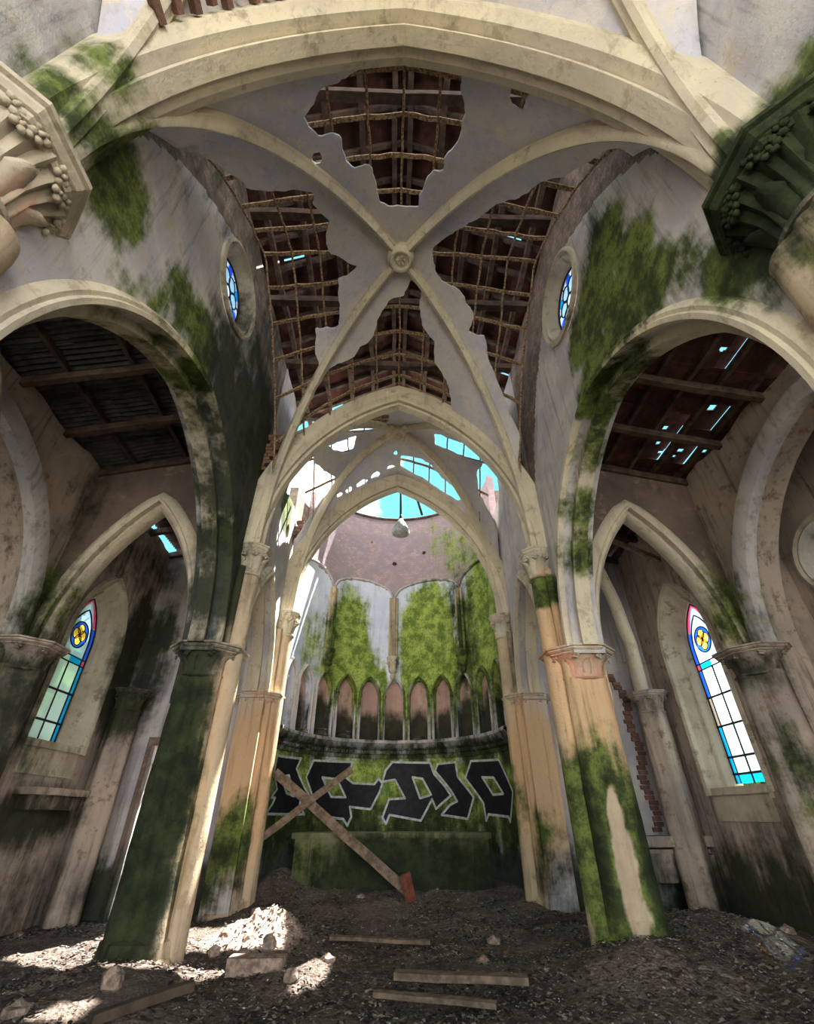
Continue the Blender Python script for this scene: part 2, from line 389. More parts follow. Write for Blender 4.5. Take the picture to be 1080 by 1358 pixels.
vault('ceiling', Y0, Y1, b1_holes, [(c421[0], c421[1], .07), (1.02, 3.25, .03)], mat=M_web)
P2 = lambda l: P1(l, Y1, Y2)
b2_holes = [
  P2([(532,604),(558,607),(572,616),(584,631),(611,652),(612,662),(606,664),(587,652),(565,636),(545,626),(532,618)]),
  P2([(577,574),(633,593),(646,616),(626,609),(578,591)]),
  P2([(436,590),(472,578),(470,594),(460,601),(442,598)]),
  P2([(418,614),(444,630),(442,648),(426,664)])+[(-2.9, 10.5), (-2.9, 8.1)],
  P2([(646,610),(632,622),(634,655)])+[(2.9, 10.4), (2.9, 8.3)],
  P2([(516,550),(470,556),(440,572),(470,574),(512,566)])]
b2_c = []
for px, py, a_, b_ in ((524.5, 601, .07, .1), (519, 619, .12, .07), (498, 629, .13, .08), (481, 639, .17, .08), (463, 648, .1, .07), (451, 656, .08, .05)):
    c = on_vault(px, py, Y1, Y2); b2_holes.append([(c[0]-a_, c[1]-b_*.6), (c[0]+a_*.3, c[1]-b_), (c[0]+a_, c[1]-b_*.2), (c[0]+a_*.7, c[1]+b_), (c[0]-a_*.9, c[1]+b_*.7)])
vault('ceiling', Y1, Y2, b2_holes, b2_c, .04, rag=.035)
vault('ceiling', -4.7, Y0, [[(-2.4, -.6), (-1.2, -.9), (-.6, .2), (-.75, .95), (-1.3, 1.02), (-2.1, .95), (-2.6, .9)], [(-1.5, -4.4), (1.6, -4.5), (1.2, -2.4), (-.8, -2.6)],
      [(-2.9, -3.6), (-1.6, -2.6), (-1.7, -1), (-2.9, .3)], [(2.9, -3.8), (1.5, -2.8), (1.6, -1.4), (2.9, -.6)]], [], .06)
# the laths that carried the plaster
def laths(ya, yb, xs, ys, keep):
    t = rootE('trim_1' if ya == Y0 else 'trim_2'); c = 0
    for x in xs:
        yy = rng(ya+.05, yb-.05, .18)
        z = vault_z(np.full_like(yy, x), yy, ya, yb)+.055
        j = [rnd.uniform(-.012, .012) for _ in yy]
        P = [(x+j[i], yy[i], z[i]) for i in range(len(yy)) if keep(x, yy[i])]
        if len(P) > 2: MB().tube(P, .021, 5).build('lath', M_lath, t, 180)
    for y in ys:
        xx = rng(-XU+.12, XU-.12, .18)
        z = vault_z(xx, np.full_like(xx, y), ya, yb)+.085
        P = [(xx[i], y+rnd.uniform(-.012, .012), z[i]) for i in range(len(xx)) if keep(xx[i], y)]
        if len(P) > 2: V, F = sweep(P, [(-.018, -.03), (.018, -.03), (.018, .03), (-.018, .03)], (0, 1, 0)); mk('lath', V, F, M_lath, t)
laths(Y0, Y1, [-2.5+.5*k for k in range(11)], [Y0+.4+.52*k for k in range(11)], lambda x, y: True)
laths(Y1, Y2, [-2.28+.455*k for k in range(11)], [Y1+.3+.46*k for k in range(7)], lambda x, y: True)

# ribs, bosses, transverse arches
def rib(ya, yb, sx, sy, parent, r=.1, s0=0.06, s1=1.0, n=36):
    ym = (ya+yb)/2; hy = (yb-ya)/2; P = []
    for k in range(n+1):
        a = s0+(s1-s0)*math.sin(k/n*PI/2); P.append((sx*XU*a, ym+sy*hy*a, ZU+(ZB-ZU)*math.sqrt(max(0, 1-a*a))-.02))
    d = np.array([sx*XU, sy*hy, 0.]); d /= np.linalg.norm(d); b = np.cross(d, (0, 0, 1))
    prof = [(.06, -r*.8), (-.05, -r*.8), (-.07, -r*.55), (-.13, -r*.45), (-.16, 0), (-.13, r*.45), (-.07, r*.55), (-.05, r*.8), (.06, r*.8)]
    V, F = sweep(P, prof, b); 
    # make sure the roll hangs below the web
    if (np.cross(b, np.array(P[1])-np.array(P[0])))[2] < 0: V, F = sweep(P, [(-p, q) for p, q in prof], b)
    return mk('rib', V, F, M_rib, parent, 50)
def boss(y, z, r, label):
    b = thing('ceiling_boss', label, 'boss', (0, y, z))
    MB().lathe((0, 0, 0), [(r*1.0, .12), (r*1.05, -.08), (r*1.0, -.14), (r*.85, -.17), (r*.78, -.2), (r*.66, -.2), (r*.62, -.16), (r*.5, -.15), (.001, -.15)], 28).build('boss_ring', M_rib, b, 50)
    m = MB()
    for k in range(6): a = k*PI/3; m.blobby((r*.25*math.cos(a), r*.25*math.sin(a), -.155), (r*.15, r*.15, .04), k)
    m.blobby((0, 0, -.16), (r*.14, r*.14, .05), 9); m.build('rosette', M_rib, b, 180)
    for sx in (-1, 1):
        for sy in (-1, 1):
            d = np.array([sx*.66, sy*.75, 0]); MB().beam(d*r*1.0, d*r*1.75+np.array([0, 0, -.01]), .16, .2).build('rib_stub', M_rib, b)
for (ya, yb) in ((-4.7, Y0), (Y0, Y1), (Y1, Y2)):
    t = rootE('trim_3' if ya == Y0 else 'trim_4' if ya == Y1 else 'trim_5')
    for sx in (-1, 1):
        for sy in (-1, 1): rib(ya, yb, sx, sy, t, .1 if ya == Y0 else .13 if ya < 0 else .085)
boss((Y0+Y1)/2, ZB-.02, .24, 'large cream round boss with rosette where the nearer vault ribs cross')
boss((Y1+Y2)/2, ZB-.02, .2, 'smaller grey round boss at the crossing of the farther vault ribs')
def transverse(y, label, wd=.5, ht=.34, mat=None):
    t = thing('transverse_arch', label, 'arch', (0, y, ZU))
    w, h = XU, ZA-ZU; P = [(x, 0, z) for x, z in pointed(w, h, 26)]
    e = .1
    prof = [(0, -wd/2+e), (0, wd/2-e), (-.05, wd/2-e*.6), (-e, wd/2), (-ht, wd/2), (-ht, -wd/2), (-e, -wd/2), (-.05, -wd/2+e*.6)]
    V, F = sweep(P, prof, (0, 1, 0))
    if V[8*10+3][2]*0+np.linalg.norm(V[8*10+4][::2]) < np.linalg.norm(np.array(P[10])[::2]): V, F = sweep(P, [(-a, b) for a, b in prof], (0, 1, 0))
    mk('arch_ring', V, F, mat or M_rib, t, 45)
    V, F = sweep([(x*.985, 0, z*.985) for x, z in pointed(w, h, 26)], [(-.035, -.09), (0.03, -.09), (.03, .09), (-.035, .09)], (0, 1, 0)); mk('fillet', V, F, mat or M_rib, t, 45)
transverse(Y0, 'broad cream transverse arch across the top of the picture, nearest of three', .62, .42)
transverse(Y1, 'cream pointed arch between the two vaults, middle of three', .5, .36)
transverse(Y2, 'grey pointed arch framing the roofless apse, farthest of three', .45, .34)

# ================================================================ NAVE WALLS
def nave_wall(side, name):
    x0 = side*XN; x1 = side*(XN+.5)
    us = rng(-5, 10.95, .075); vs = rng(0, 10.85, .08)
    cy = (Y0+Y1)/2
    def sdf(y, z):
        s = sd_pointed(y-cy-.02, z-ZL, 2.52, 2.84)
        s = np.minimum(s, sd_pointed(y-(Y1+Y2)/2, z-ZL, 1.15, 2.2))
        s = np.minimum(s, sd_pointed(y+1.66, z-ZL, 2.52, 2.84))
        s = np.minimum(s, np.maximum(z-3.6, y-10.25))
        s = np.minimum(s, np.hypot(y-4.37, z-8.86)-.74)
        if side < 0:
            s = np.minimum(s, sd_poly(y, z, [(9.3, 8.3), (10.95, 8.4), (12, 11.5), (9.0, 11.5)])+n2(y, z, 3)*.3)
            s = np.minimum(s, np.hypot((y-9.9)*1.5, z-7.5)-.2)
        else: s = np.minimum(s, sd_poly(y, z, [(9.9, 8.7), (11.3, 8.6), (11.5, 12), (9.6, 12)])+n2(y, z, 3)*.3)
        s = np.minimum(s, 10.7+n2(y, z, 2)*.3-z)
        return s
    wob = lambda y, z: side*.02*n2(y, z, 1.2, 2)
    return struct(box_sheet(name, us, vs, sdf, lambda y, z: (x0+wob(y, z), y, z), lambda y, z: (x1+0*y, y, z), M_wall))
nave_wall(-1, 'wall_left'); nave_wall(1, 'wall_right')
def moulding_yz(x, cy, w, h, prof, parent, mat, drop=0., zs=ZL, name='arch_moulding'):
    P = [(x, cy+a, zs+b) for a, b in pointed(w, h, 24, drop)]
    V, F = sweep(P, prof, (1, 0, 0)); c = np.array([x, cy, zs]); 
    return mk(name, V, F, mat, parent, 45)
def out_prof(s, d=.14, pr=.09):   # raised roll round an opening, s = which way it stands off the wall
    return [(.02, 0), (.02, s*pr), (-.03, s*pr*1.1), (-.05, s*pr*.8), (-.09, s*pr*.9), (-d, s*pr*.5), (-d-.03, 0)]
def check_out(P, prof, b):        # choose the sign that grows outwards from an arch
    V, _ = sweep(P, prof, b); c = np.mean(P, 0)
    i = len(P)//4; k = len(prof)
    q = np.mean(np.array(V).reshape(len(P), k, 3)[i], 0)
    return prof if np.linalg.norm(q-c) > np.linalg.norm(np.array(P[i])-c) else [(-a, d) for a, d in prof]
def arch_band(name, P, prof, b, mat, parent):
    prof = check_out(P, prof, b); V, F = sweep(P, prof, b); return mk(name, V, F, mat, parent, 45)
tm = rootE('trim_6')
for s in (-1, 1):
    for cy, w, h in (((Y0+Y1)/2+.02, 2.52, 2.84), ((Y1+Y2)/2, 1.15, 2.2), (-1.66, 2.52, 2.84)):
        P = [(s*XN, cy+a, ZL+b) for a, b in pointed(w, h, 26)]
        arch_band('arch_moulding', P, out_prof(-s), (1, 0, 0), M_rib, tm)
        P = [(s*(XN+.25), cy+a*1.0, ZL+b) for a, b in pointed(w-.02, h-.03, 26)]
        arch_band('soffit_roll', P, [(.12, -.1), (.16, -.05), (.16, .05), (.12, .1), (-.1, .12), (-.1, -.12)], (1, 0, 0), M_rib, tm)

# ================================================================ round and lancet windows
def ringpath(x, y, z, r, n=36): return [(x, y+r*math.cos(k*2*PI/n), z+r*math.sin(k*2*PI/n)) for k in range(n)]
def disc(x, y, z, r, n=20, th=.006):
    P = [(x+d, y+r*math.cos(k*2*PI/n), z+r*math.sin(k*2*PI/n)) for d in (0, th) for k in range(n)]
    return P, [tuple(range(n)), tuple(range(n, 2*n))[::-1]]+[(i, (i+1) % n, n+(i+1) % n, n+i) for i in range(n)]
def roundel(side, name, x, y, z, r=.7):
    w = rootE(name); m = MB()
    # splayed reveal with rings
    for a, b, c, d in ((r*1.12, -.02, r*1.12, -.07), (r*1.12, -.07, r*1.04, -.09), (r*1.04, -.09, r*1.0, -.03), (r*1.0, -.03, r*.93, -.05), (r*.93, -.05, r*.9, 0), (r*.9, 0, r*.74, .15), (r*.74, .15, r*.74, .44)):
        n = 40; A = [(x+side*b, y+a*math.cos(k*2*PI/n), z+a*math.sin(k*2*PI/n)) for k in range(n)]+[(x+side*d, y+c*math.cos(k*2*PI/n), z+c*math.sin(k*2*PI/n)) for k in range(n)]
        m.add(A, [(i, (i+1) % n, n+(i+1) % n, n+i) for i in range(n)])
    m.build('window_frame', M_cap, w, 45)
    gx = x+side*.15; rr = r*.74; t = MB()
    t.tube(ringpath(gx, y, z, rr*.98), .02, 6, True); t.tube(ringpath(gx, y, z, rr*.2, 16), .014, 6, True)
    for k in range(6):
        a = k*PI/3+.3; t.tube(ringpath(gx, y+rr*.47*math.cos(a), z+rr*.47*math.sin(a), rr*.26, 18), .014, 6, True)
        t.tube([(gx, y+rr*.73*math.cos(a), z+rr*.73*math.sin(a)), (gx, y+rr*math.cos(a), z+rr*math.sin(a))], .012, 5)
    t.build('tracery', M_iron, w, 180)
    V, F = disc(gx+side*.02, y, z, rr); mk('pane', V, F, G['cyan' if side > 0 else 'blue'] if 0 else G['pale'], w)
    for k in range(6):
        a = k*PI/3+.3; V, F = disc(gx+side*.005, y+rr*.47*math.cos(a), z+rr*.47*math.sin(a), rr*.25, 16); mk('pane', V, F, G['clear'], w)
    for k in range(6):
        a = k*PI/3+.3+PI/6; V, F = disc(gx+side*.01, y+rr*.8*math.cos(a), z+rr*.8*math.sin(a), rr*.17, 12); mk('pane', V, F, G['blue' if k % 2 else 'cyan'], w)
roundel(-1, 'window_1', -XN, 4.37, 8.86); roundel(1, 'window_2', XN, 4.37, 8.86)
def lanc(w, h, zs, zb, n=12): return [(w, zb)]+[(a, zs+b) for a, b in pointed(w, h, n)]+[(-w, zb)]
def lancet(side, name, y, zb, broken):
    w = rootE(name); X = lambda d: side*(XO+d); zs = 4.35
    loops = [(.90, 1.42, -.02, .05), (.86, 1.38, -.08, .02), (.80, 1.32, -.05, .0), (.78, 1.28, .02, 0), (.62, 1.08, .22, -.03), (.60, 1.04, .19, -.04), (.50, .94, .3, -.05), (.50, .94, .46, -.05)]
    m = MB(); L0 = None
    for (ww, hh, d, zo) in loops:
        L = [(X(d), y+a, b) for a, b in lanc(ww, hh, zs, zb+zo-(ww-.5)*.5)]
        if L0: n = len(L); m.add(L0+L, [(i, i+1, n+i+1, n+i) for i in range(n-1)]+([(n-1, 0, n, 2*n-1)]))
        L0 = L
    m.build('window_frame', M_cap, w, 40)
    m = MB()   # sill
    m.box((X(.22), y, zb-.29), (.5, 1.5, .5)).build('window_sill', M_cap, w)
    gx = X(.34); R = (.5*.5+.94*.94)/(1.0)
    hw = lambda z: .5 if z < zs else max(0, math.sqrt(max(0, R*R-(z-zs)**2))-(R-.5))
    ba = MB()
    ba.tube([(gx, y+a, b) for a, b in lanc(.48, .9, zs, zb+.02)], .018, 5)
    inner = [(gx, y+a, b) for a, b in lanc(.36, .66, zs, zb+.02)]; ba.tube(inner, .016, 5)
    zt = 4.1; rows = [zt-.12, zt-.12-.52, zt-.12-1.04, zt-.12-1.56, zb]
    rows = [r for r in rows if r >= zb]
    if broken: rows[-1] = zb+.17
    for z in (zt, zt-.12): ba.tube([(gx, y-.5, z), (gx, y+.5, z)], .014, 5)
    for z in rows[1:]: ba.tube([(gx, y-.5, z), (gx, y+.5, z)], .02, 5)
    ba.tube([(gx, y, zt-.12), (gx, y, zb)], .018, 5)
    ba.tube(ringpath(gx, y, 4.5, .25, 24), .014, 5, True)
    for k in range(4): a = k*PI/2; ba.tube(ringpath(gx, y+.105*math.cos(a), 4.5+.105*math.sin(a), .1, 14), .01, 5, True)
    ba.build('window_bars', M_iron, w, 180)
    def pane(poly, c, d=0.):
        n = len(poly); V = [(gx+side*(.004+d), y+a, b) for a, b in poly]+[(gx+side*(.01+d), y+a, b) for a, b in poly]
        mk('pane', V, [tuple(range(n)), tuple(range(n, 2*n))[::-1]]+[(i, (i+1) % n, n+(i+1) % n, n+i) for i in range(n)], G[c], w)
    for i in range(len(rows)-1):
        z1, z0 = rows[i], rows[i+1]
        for s in (-1, 1):
            pane([(s*.005, z0), (s*.355, z0), (s*.355, z1), (s*.005, z1)], 'clear')
            if not (broken and s > 0 and i == 1): pane([(s*.365, z0), (s*.48, z0), (s*.48, z1), (s*.365, z1)], 'blue' if (side > 0 and i < 1) else 'cyan')
    for s in (-1, 1):
        pane([(s*.365, zt-.12), (s*.48, zt-.12), (s*.48, zt), (s*.365, zt)], 'pink')
        pane([(s*.005, zt-.12), (s*.355, zt-.12), (s*.355, zt), (s*.005, zt)], 'clear' if s < 0 else 'cyan')
        zz = [zt+(4.72-zt)*k/6 for k in range(7)]; wI = lambda z: min(hw(z)-.12, .36)
        pane([(s*wI(z), z) for z in zz]+[(s*(hw(z)-.02), z) for z in zz[::-1]], 'blue')
        zz = [4.74+(5.27-4.74)*k/6 for k in range(7)]
        pane([(s*max(0, hw(z)-.13), z) for z in zz]+[(s*max(.001, hw(z)-.02), z) for z in zz[::-1]], 'pink')
    if broken: pane([(-.3, zb+.02), (.48, zb+.02), (.48, zb+.155), (-.3, zb+.155)], 'cyan')
    hwv = lambda z: np.where(z < zs, .5, np.sqrt(np.maximum(0, R*R-np.maximum(z-zs, 0)**2))-(R-.5))
    lob = lambda a, z: np.minimum.reduce([np.hypot(a-.105*math.cos(k*PI/2), z-4.5-.105*math.sin(k*PI/2))-.095 for k in range(4)])
    cir = lambda a, z: np.hypot(a, z-4.5)-.25
    for nm, fn in (('pale', lambda a, z: np.minimum(np.minimum(hwv(z)-.13-np.abs(a), z-zt), cir(a, z))), ('blue', lambda a, z: np.minimum(-cir(a, z), lob(a, z)))):
        V, F = sheet(rng(-.5, .5, .025), rng(zt-.02, 5.3, .025), fn, lambda a, z: (gx+side*.004+0*a, y+a, z), lambda a, z: (gx+side*.01+0*a, y+a, z)); mk('pane', V, F, G[nm], w)
    for k in range(4):
        a = k*PI/2; pane([(.105*math.cos(a)+.095*math.cos(q*PI/6), 4.5+.105*math.sin(a)+.095*math.sin(q*PI/6)) for q in range(12)], 'yellow')
lancet(-1, 'window_3', 9.0, 2.62, False); lancet(1, 'window_4', 8.95, 1.98, True)

# ================================================================ OUTER WALLS, AISLES
def outer_wall(side, name):
    x0 = side*XO; us = rng(.6, 11.1, .1); vs = rng(0, 7.5, .1); zb = 2.45 if side < 0 else 1.75; yw = 9.0 if side < 0 else 8.95
    def sdf(y, z):
        s = sd_pointed(y-4.38, z-ZL, 2.5, 2.84); s = np.where(z < ZL, np.abs(y-4.38)-2.5, s)
        wz = np.maximum(sd_pointed(y-yw, z-4.35, .82, 1.34), zb-z)
        s = np.minimum(s, wz); return np.minimum(s, 7.25+n2(y, z, 2)*.25-z)
    return struct(box_sheet(name, us, vs, sdf, lambda y, z: (x0+side*.03*n2(y, z, 1.3, 4), y, z), lambda y, z: (side*(XO+.45)+0*y, y, z), M_aisle))
outer_wall(-1, 'wall_outer_left'); outer_wall(1, 'wall_outer_right')
for side, nm in ((-1, 'wall_back_left'), (1, 'wall_back_right')):    # the wall closing each aisle at the chancel end
    us = rng(2.9, XO+.3, .09); vs = rng(0, 7.6, .09)
    def sdf(x, z, side=side):
        s = 7.3+n2(x, z, 2)*.2-z
        if side < 0: s = np.minimum(s, sd_poly(x, z, [(4.35, -1), (4.98, -1), (4.98, 2.75), (4.35, 2.75)]))
        return s
    struct(box_sheet(nm, us, vs, sdf, lambda x, z, side=side: (side*x, 10.72+.03*n2(x, z, 1.5, 8), z), lambda x, z, side=side: (side*x, 11.1+0*x, z), M_wall))
for side, nm in ((-1, 'wall_arch_left'), (1, 'wall_arch_right')):    # transverse aisle wall with its pointed arch
    us = rng(XN+.5, XO+.05, .07); vs = rng(2.9, 7.6, .08); cx = 4.5
    sdf = lambda x, z: np.minimum(np.where(z > ZL, sd_pointed(x-cx, z-ZL, 1.17, 2.8), np.abs(x-cx)-1.17), 7.35-.18*(x-5)+n2(x, z, 2)*.15-z)
    struct(box_sheet(nm, us, vs, sdf, lambda x, z, side=side: (side*x, 7.25+.02*n2(x, z, 1.5, 8), z), lambda x, z, side=side: (side*x, 7.62+0*x, z), M_brown))
    P = [(side*(cx+a), 7.25, ZL+b) for a, b in pointed(1.17, 2.8, 20)]
    arch_band('arch_moulding', P, out_prof(-1, .2, .1), (0, 1, 0), M_rib, tm)
    P = [(side*(cx+a), 7.43, ZL+b) for a, b in pointed(1.12, 2.72, 20)]
    arch_band('soffit_roll', P, [(.0, -.16), (.05, -.1), (.05, .1), (.0, .16), (-.12, .17), (-.12, -.17)], (0, 1, 0), M_rib, tm)
    P = [(side*(XO-.02), 4.38+a, ZL+b) for a, b in pointed(2.5, 2.84, 26)]
    arch_band('arch_moulding', P, [(.12, 0), (.12, -side*.18), (.02, -side*.22), (-.16, -side*.2), (-.24, -side*.1), (-.3, 0)], (1, 0, 0), M_wall, tm)
# blind end walls of the side arms
for side, nm in ((-1, 'wall_end_left'), (1, 'wall_end_right')):
    us = rng(-4, 8.5, .15); vs = rng(0, 7.2, .15)
    sdf = lambda y, z, side=side: (np.hypot(y-6.25, z-5.05)-.62 if side > 0 else 0*y+1)
    struct(box_sheet(nm, us, vs, sdf, lambda y, z, side=side: (side*7.0+0*y, y, z), lambda y, z, side=side: (side*7.35+0*y, y, z), M_aisle))
    V = MB().box((side*6.7, 7.35, 3.6), (.7, .4, 7.2)); V.build('wall_return', M_aisle)['kind'] = 'structure'
roundel(1, 'window_5', 7.0, 6.25, 5.05, .6)
# roofs
def side_roof(side):
    r = rootE('ceiling_side_left' if side < 0 else 'ceiling_side_right')
    z_at = lambda x: 7.38-.22*(abs(x)-5)
    X0, X1 = XN+.45, 7.35
    MB().add([(side*X0, -4, z_at(X0)+.2), (side*X1, -4, z_at(X1)+.2), (side*X1, .25, z_at(X1)+.2), (side*X0, .25, z_at(X0)+.2)]+[(side*X0, -4, z_at(X0)+.23), (side*X1, -4, z_at(X1)+.23), (side*X1, .25, z_at(X1)+.23), (side*X0, .25, z_at(X0)+.23)], [(0, 1, 2, 3), (7, 6, 5, 4), (0, 4, 5, 1), (1, 5, 6, 2), (2, 6, 7, 3), (3, 7, 4, 0)]).build('unseen_decking', M_sheet, r)  # plain roof panel out of view, added to keep the aisles dark
    k = 0; ys = [.4+1.14*i for i in range(10)]
    for y in ys:
        if y > 10.9: continue
        a = (side*X0, y, z_at(X0)-.02); b = (side*X1, y, z_at(X1)-.02)
        MB().beam(a, b, .1, .14, jit=.008).build('purlin', M_rafter, r)
    xs = [X0+.15+.48*i for i in range(9)]
    for i, x in enumerate(xs):
        if side < 0 and i % 2: continue
        MB().beam((side*x, .2, z_at(x)+.1), (side*x, 10.9, z_at(x)+.1), .07, .1, jit=.01).build('rafter', M_rafter, r)
    if side > 0:
        holes = []
        for px, py, rr in ((966,478,.16),(948,548,.1),(925,560,.09),(915,565,.1),(888,580,.07),(878,600,.06),(905,605,.12),(920,612,.09),(1018,435,.05),(1040,500,.05),(880,612,.06),(1050,395,.12),(1035,390,.06),(897,612,.05),(935,600,.05)):
            p = at(px, py, 'z', 7.3); holes.append((p[0], p[1]))
        n = 0
        for i in range(8):
            for j in range(34):
                x = X0+.15+.48*i; y = .2+.32*j
                if y > 10.9 : continue
                hit = [h for h in holes if x-.02 < h[0] < x+.5 and y-.02 < h[1] < y+.34]
                tilt = rnd.uniform(-.02, .02)
                z = z_at(x+.24)+.17
                m = MB()
                if hit:
                    hx, hy = hit[0]; g = rnd.uniform(.025, .07)
                    if hx-g-x > .03: m.box((side*(x+hx-g)/2, y+.17, z), (hx-g-x, .34, .03))
                    if x+.48-hx-g > .03: m.box((side*(x+.48+hx+g)/2, y+.17, z), (x+.48-hx-g, .34, .03))
                    if hy-g-y > .02: m.box((side*hx, (y+hy-g)/2, z+.005), (2*g+.02, hy-g-y, .025))
                    if y+.34-hy-g > .02: m.box((side*hx, (y+.34+hy+g)/2, z+.005), (2*g+.02, y+.34-hy-g, .025))
                    if not m.V: continue
                else:
                    t = rnd.uniform(.0, .07); R = [[1, 0, 0], [0, math.cos(t), -math.sin(t)], [0, math.sin(t), math.cos(t)]]
                    s2 = .22*side; R = np.array([[1, 0, 0], [0, math.cos(t), -math.sin(t)], [0, math.sin(t), math.cos(t)]])
                    c_, s_ = math.cos(.217*side), math.sin(.217*side); R = np.array([[c_, 0, s_], [0, 1, 0], [-s_, 0, c_]]) @ R; m.box((side*(x+.24), y+.17, z), (.52, .37, .02), R)
                m.build('roof_tile', M_tile, r); n += 1
    else:
        for i in range(5):
            for j in range(10):
                x0, x1 = X0+.15+.83*i, X0+.15+.83*(i+1)+.03; y0, y1 = .2+1.07*j, .2+1.07*(j+1)+.03
                hole = (y0 > 8.6 and y0 < 10.0 and i >= 3)
                if hole: continue
                nn = 22; P = []; F = []
                dz = rnd.uniform(-.02, .03)
                for k in range(nn+1):
                    y = y0+(y1-y0)*k/nn; c = .022*math.sin(k*PI)*0+.02*(1 if k % 2 else -1)
                    for x in (x0, x1): P.append((side*x, y, z_at(x)+.2+dz+c))
                F = [(2*k, 2*k+1, 2*k+3, 2*k+2) for k in range(nn)]
                Pt = [(a, b, c+.012) for a, b, c in P]; q = len(P)
                F2 = F+[tuple(v+q for v in f[::-1]) for f in F]
                mk('roof_sheet', P+Pt, F2, M_sheet, r)
side_roof(-1); side_roof(1)
def nave_roof():
    r = rootE('ceiling_roof'); ze, zr = 10.95, 12.9; xe = 3.35
    zz = lambda x: zr-(zr-ze)*abs(x)/xe
    for s in (-1, 1):
        for y in rng(Y0-1.5, 10.8, .62): MB().beam((0, y, zr), (s*xe, y, ze), .08, .13, jit=.01).build('rafter', M_rafter, r)
        for x in rng(.15, 3.25, .62): MB().beam((s*x, Y0-1.6, zz(x)-.11), (s*x, 10.7, zz(x)-.11), .1, .12, jit=.012).build('purlin', M_rafter, r)
    for y in (Y0+.9, Y0+2.6, Y0+4.3, 7.3, 9.1): MB().beam((-3.2, y, 10.72), (3.2, y, 10.72), .14, .18, jit=.01).build('tie_beam', M_rafter, r)
    sky = [at(700, 258, 'z', 11.6), at(692, 300, 'z', 11.6), at(655, 480, 'z', 11.6), at(700, 250, 'z', 11.4), at(385, 335, 'z', 11.6), at(380, 320, 'z', 11.6)]
    for s in (-1, 1):
        for i in range(8):
            for j in range(20):
                x = .42*i; y = Y0-1.6+.55*j; x1 = x+.44
                if j > 17 and rnd.random() < .3: continue
                t = rnd.uniform(-.01, .02)
                if any(s*q[0] > x and s*q[0] < x+.42 and y < q[1] < y+.55 for q in sky): g = .06
                else: g = -.012
                P = [(s*x, y, zz(x)+.08+t), (s*x1, y, zz(x1)+.1+t), (s*x1, y+.55-g, zz(x1)+.1+t), (s*x, y+.55-g, zz(x)+.08+t)]
                P += [(a, b, c+.025) for a, b, c in P]
                mk('roof_tile', P, [(0, 1, 2, 3), (7, 6, 5, 4), (0, 4, 5, 1), (1, 5, 6, 2), (2, 6, 7, 3), (3, 7, 4, 0)], M_tile, r)
nave_roof()

# ================================================================ PIERS AND CAPITALS
def cross_section(R, lobes=4, off=.6, rl=.42, core=.62, rot=0., n=64, small=True):
    out = []
    circ = [(0, 0, core*R)]+[(off*R*math.cos(rot+k*2*PI/lobes), off*R*math.sin(rot+k*2*PI/lobes), rl*R) for k in range(lobes)]
    if small: circ += [(.66*R*math.cos(rot+(k+.5)*2*PI/lobes), .66*R*math.sin(rot+(k+.5)*2*PI/lobes), .2*R) for k in range(lobes)]
    for i in range(n):
        a = i*2*PI/n; d = (math.cos(a), math.sin(a)); best = 0
        for cx, cy, r in circ:
            b = d[0]*cx+d[1]*cy; disc_ = b*b-(cx*cx+cy*cy-r*r)
            if disc_ > 0: best = max(best, b+math.sqrt(disc_))
        out.append((best*d[0], best*d[1]))
    return out
def shaft_mesh(sec, z0, z1, taper=.0, dz=.1, wear=.008):
    zs = rng(z0, z1, dz); n = len(sec); S = np.array(sec); P = []
    for z in zs: P.append(np.concatenate([S*(1-taper*(z-z0)/(z1-z0)), np.full((n, 1), z)], 1))
    P = np.concatenate(P); k = fbm(P, 3.0, 3)-.5; P[:, :2] *= (1+k*wear*12/max(.3, 1))[:, None]
    F = [(j*n+i, j*n+(i+1) % n, (j+1)*n+(i+1) % n, (j+1)*n+i) for j in range(len(zs)-1) for i in range(n)]
    F += [tuple(range(n))[::-1], tuple(range((len(zs)-1)*n, len(zs)*n))]
    return P, F
_leafm = {}
def leaf_mesh(r):
    k = round(r, 3)
    m = MB(); P = []; F = []; n = 7            # a curling acanthus leaf: x out, z up
    for i in range(n):
        t = i/(n-1); w = r*.25*math.sin(PI*(.18+.8*t))**.8; x = r*(.0+.12*t+.34*max(0, t-.45)**1.3*2); z = r*(1.05*t-(.55*max(0, t-.75))*1.6)
        for q in (-1, -.5, 0, .5, 1): P.append((x+r*.06*(1-abs(q))-r*.05*abs(q), q*w*(1+.12*(i % 2)), z))
    b = len(P); P += [(x-r*.06, y, z-r*.01) for x, y, z in P]
    for i in range(n-1):
        for q in range(4): a = i*5+q; F += [(a, a+1, a+6, a+5), (b+a+5, b+a+6, b+a+1, b+a)]
    for i in range(n-1): F += [(i*5, i*5+5, b+i*5+5, b+i*5), (i*5+4, b+i*5+4, b+i*5+9, i*5+9)]
    F += [((n-1)*5+q, (n-1)*5+q+1, b+(n-1)*5+q+1, b+(n-1)*5+q) for q in range(4)]
    _leafm[k] = raw_mesh('leaf', P, F, 180); return _leafm[k]
_flm = {}
def flower_mesh(r):
    k = round(r, 3)
    m = MB()
    for q in range(5): a = q*2*PI/5; m.blobby((r*.15, r*.62*math.cos(a), r*.62*math.sin(a)), (r*.34, r*.42, r*.42), q, 1)
    m.blobby((r*.3, 0, 0), (r*.35, r*.32, r*.32), 8, 1)
    _flm[k] = raw_mesh('flower', m.V, m.F, 180); return _flm[k]
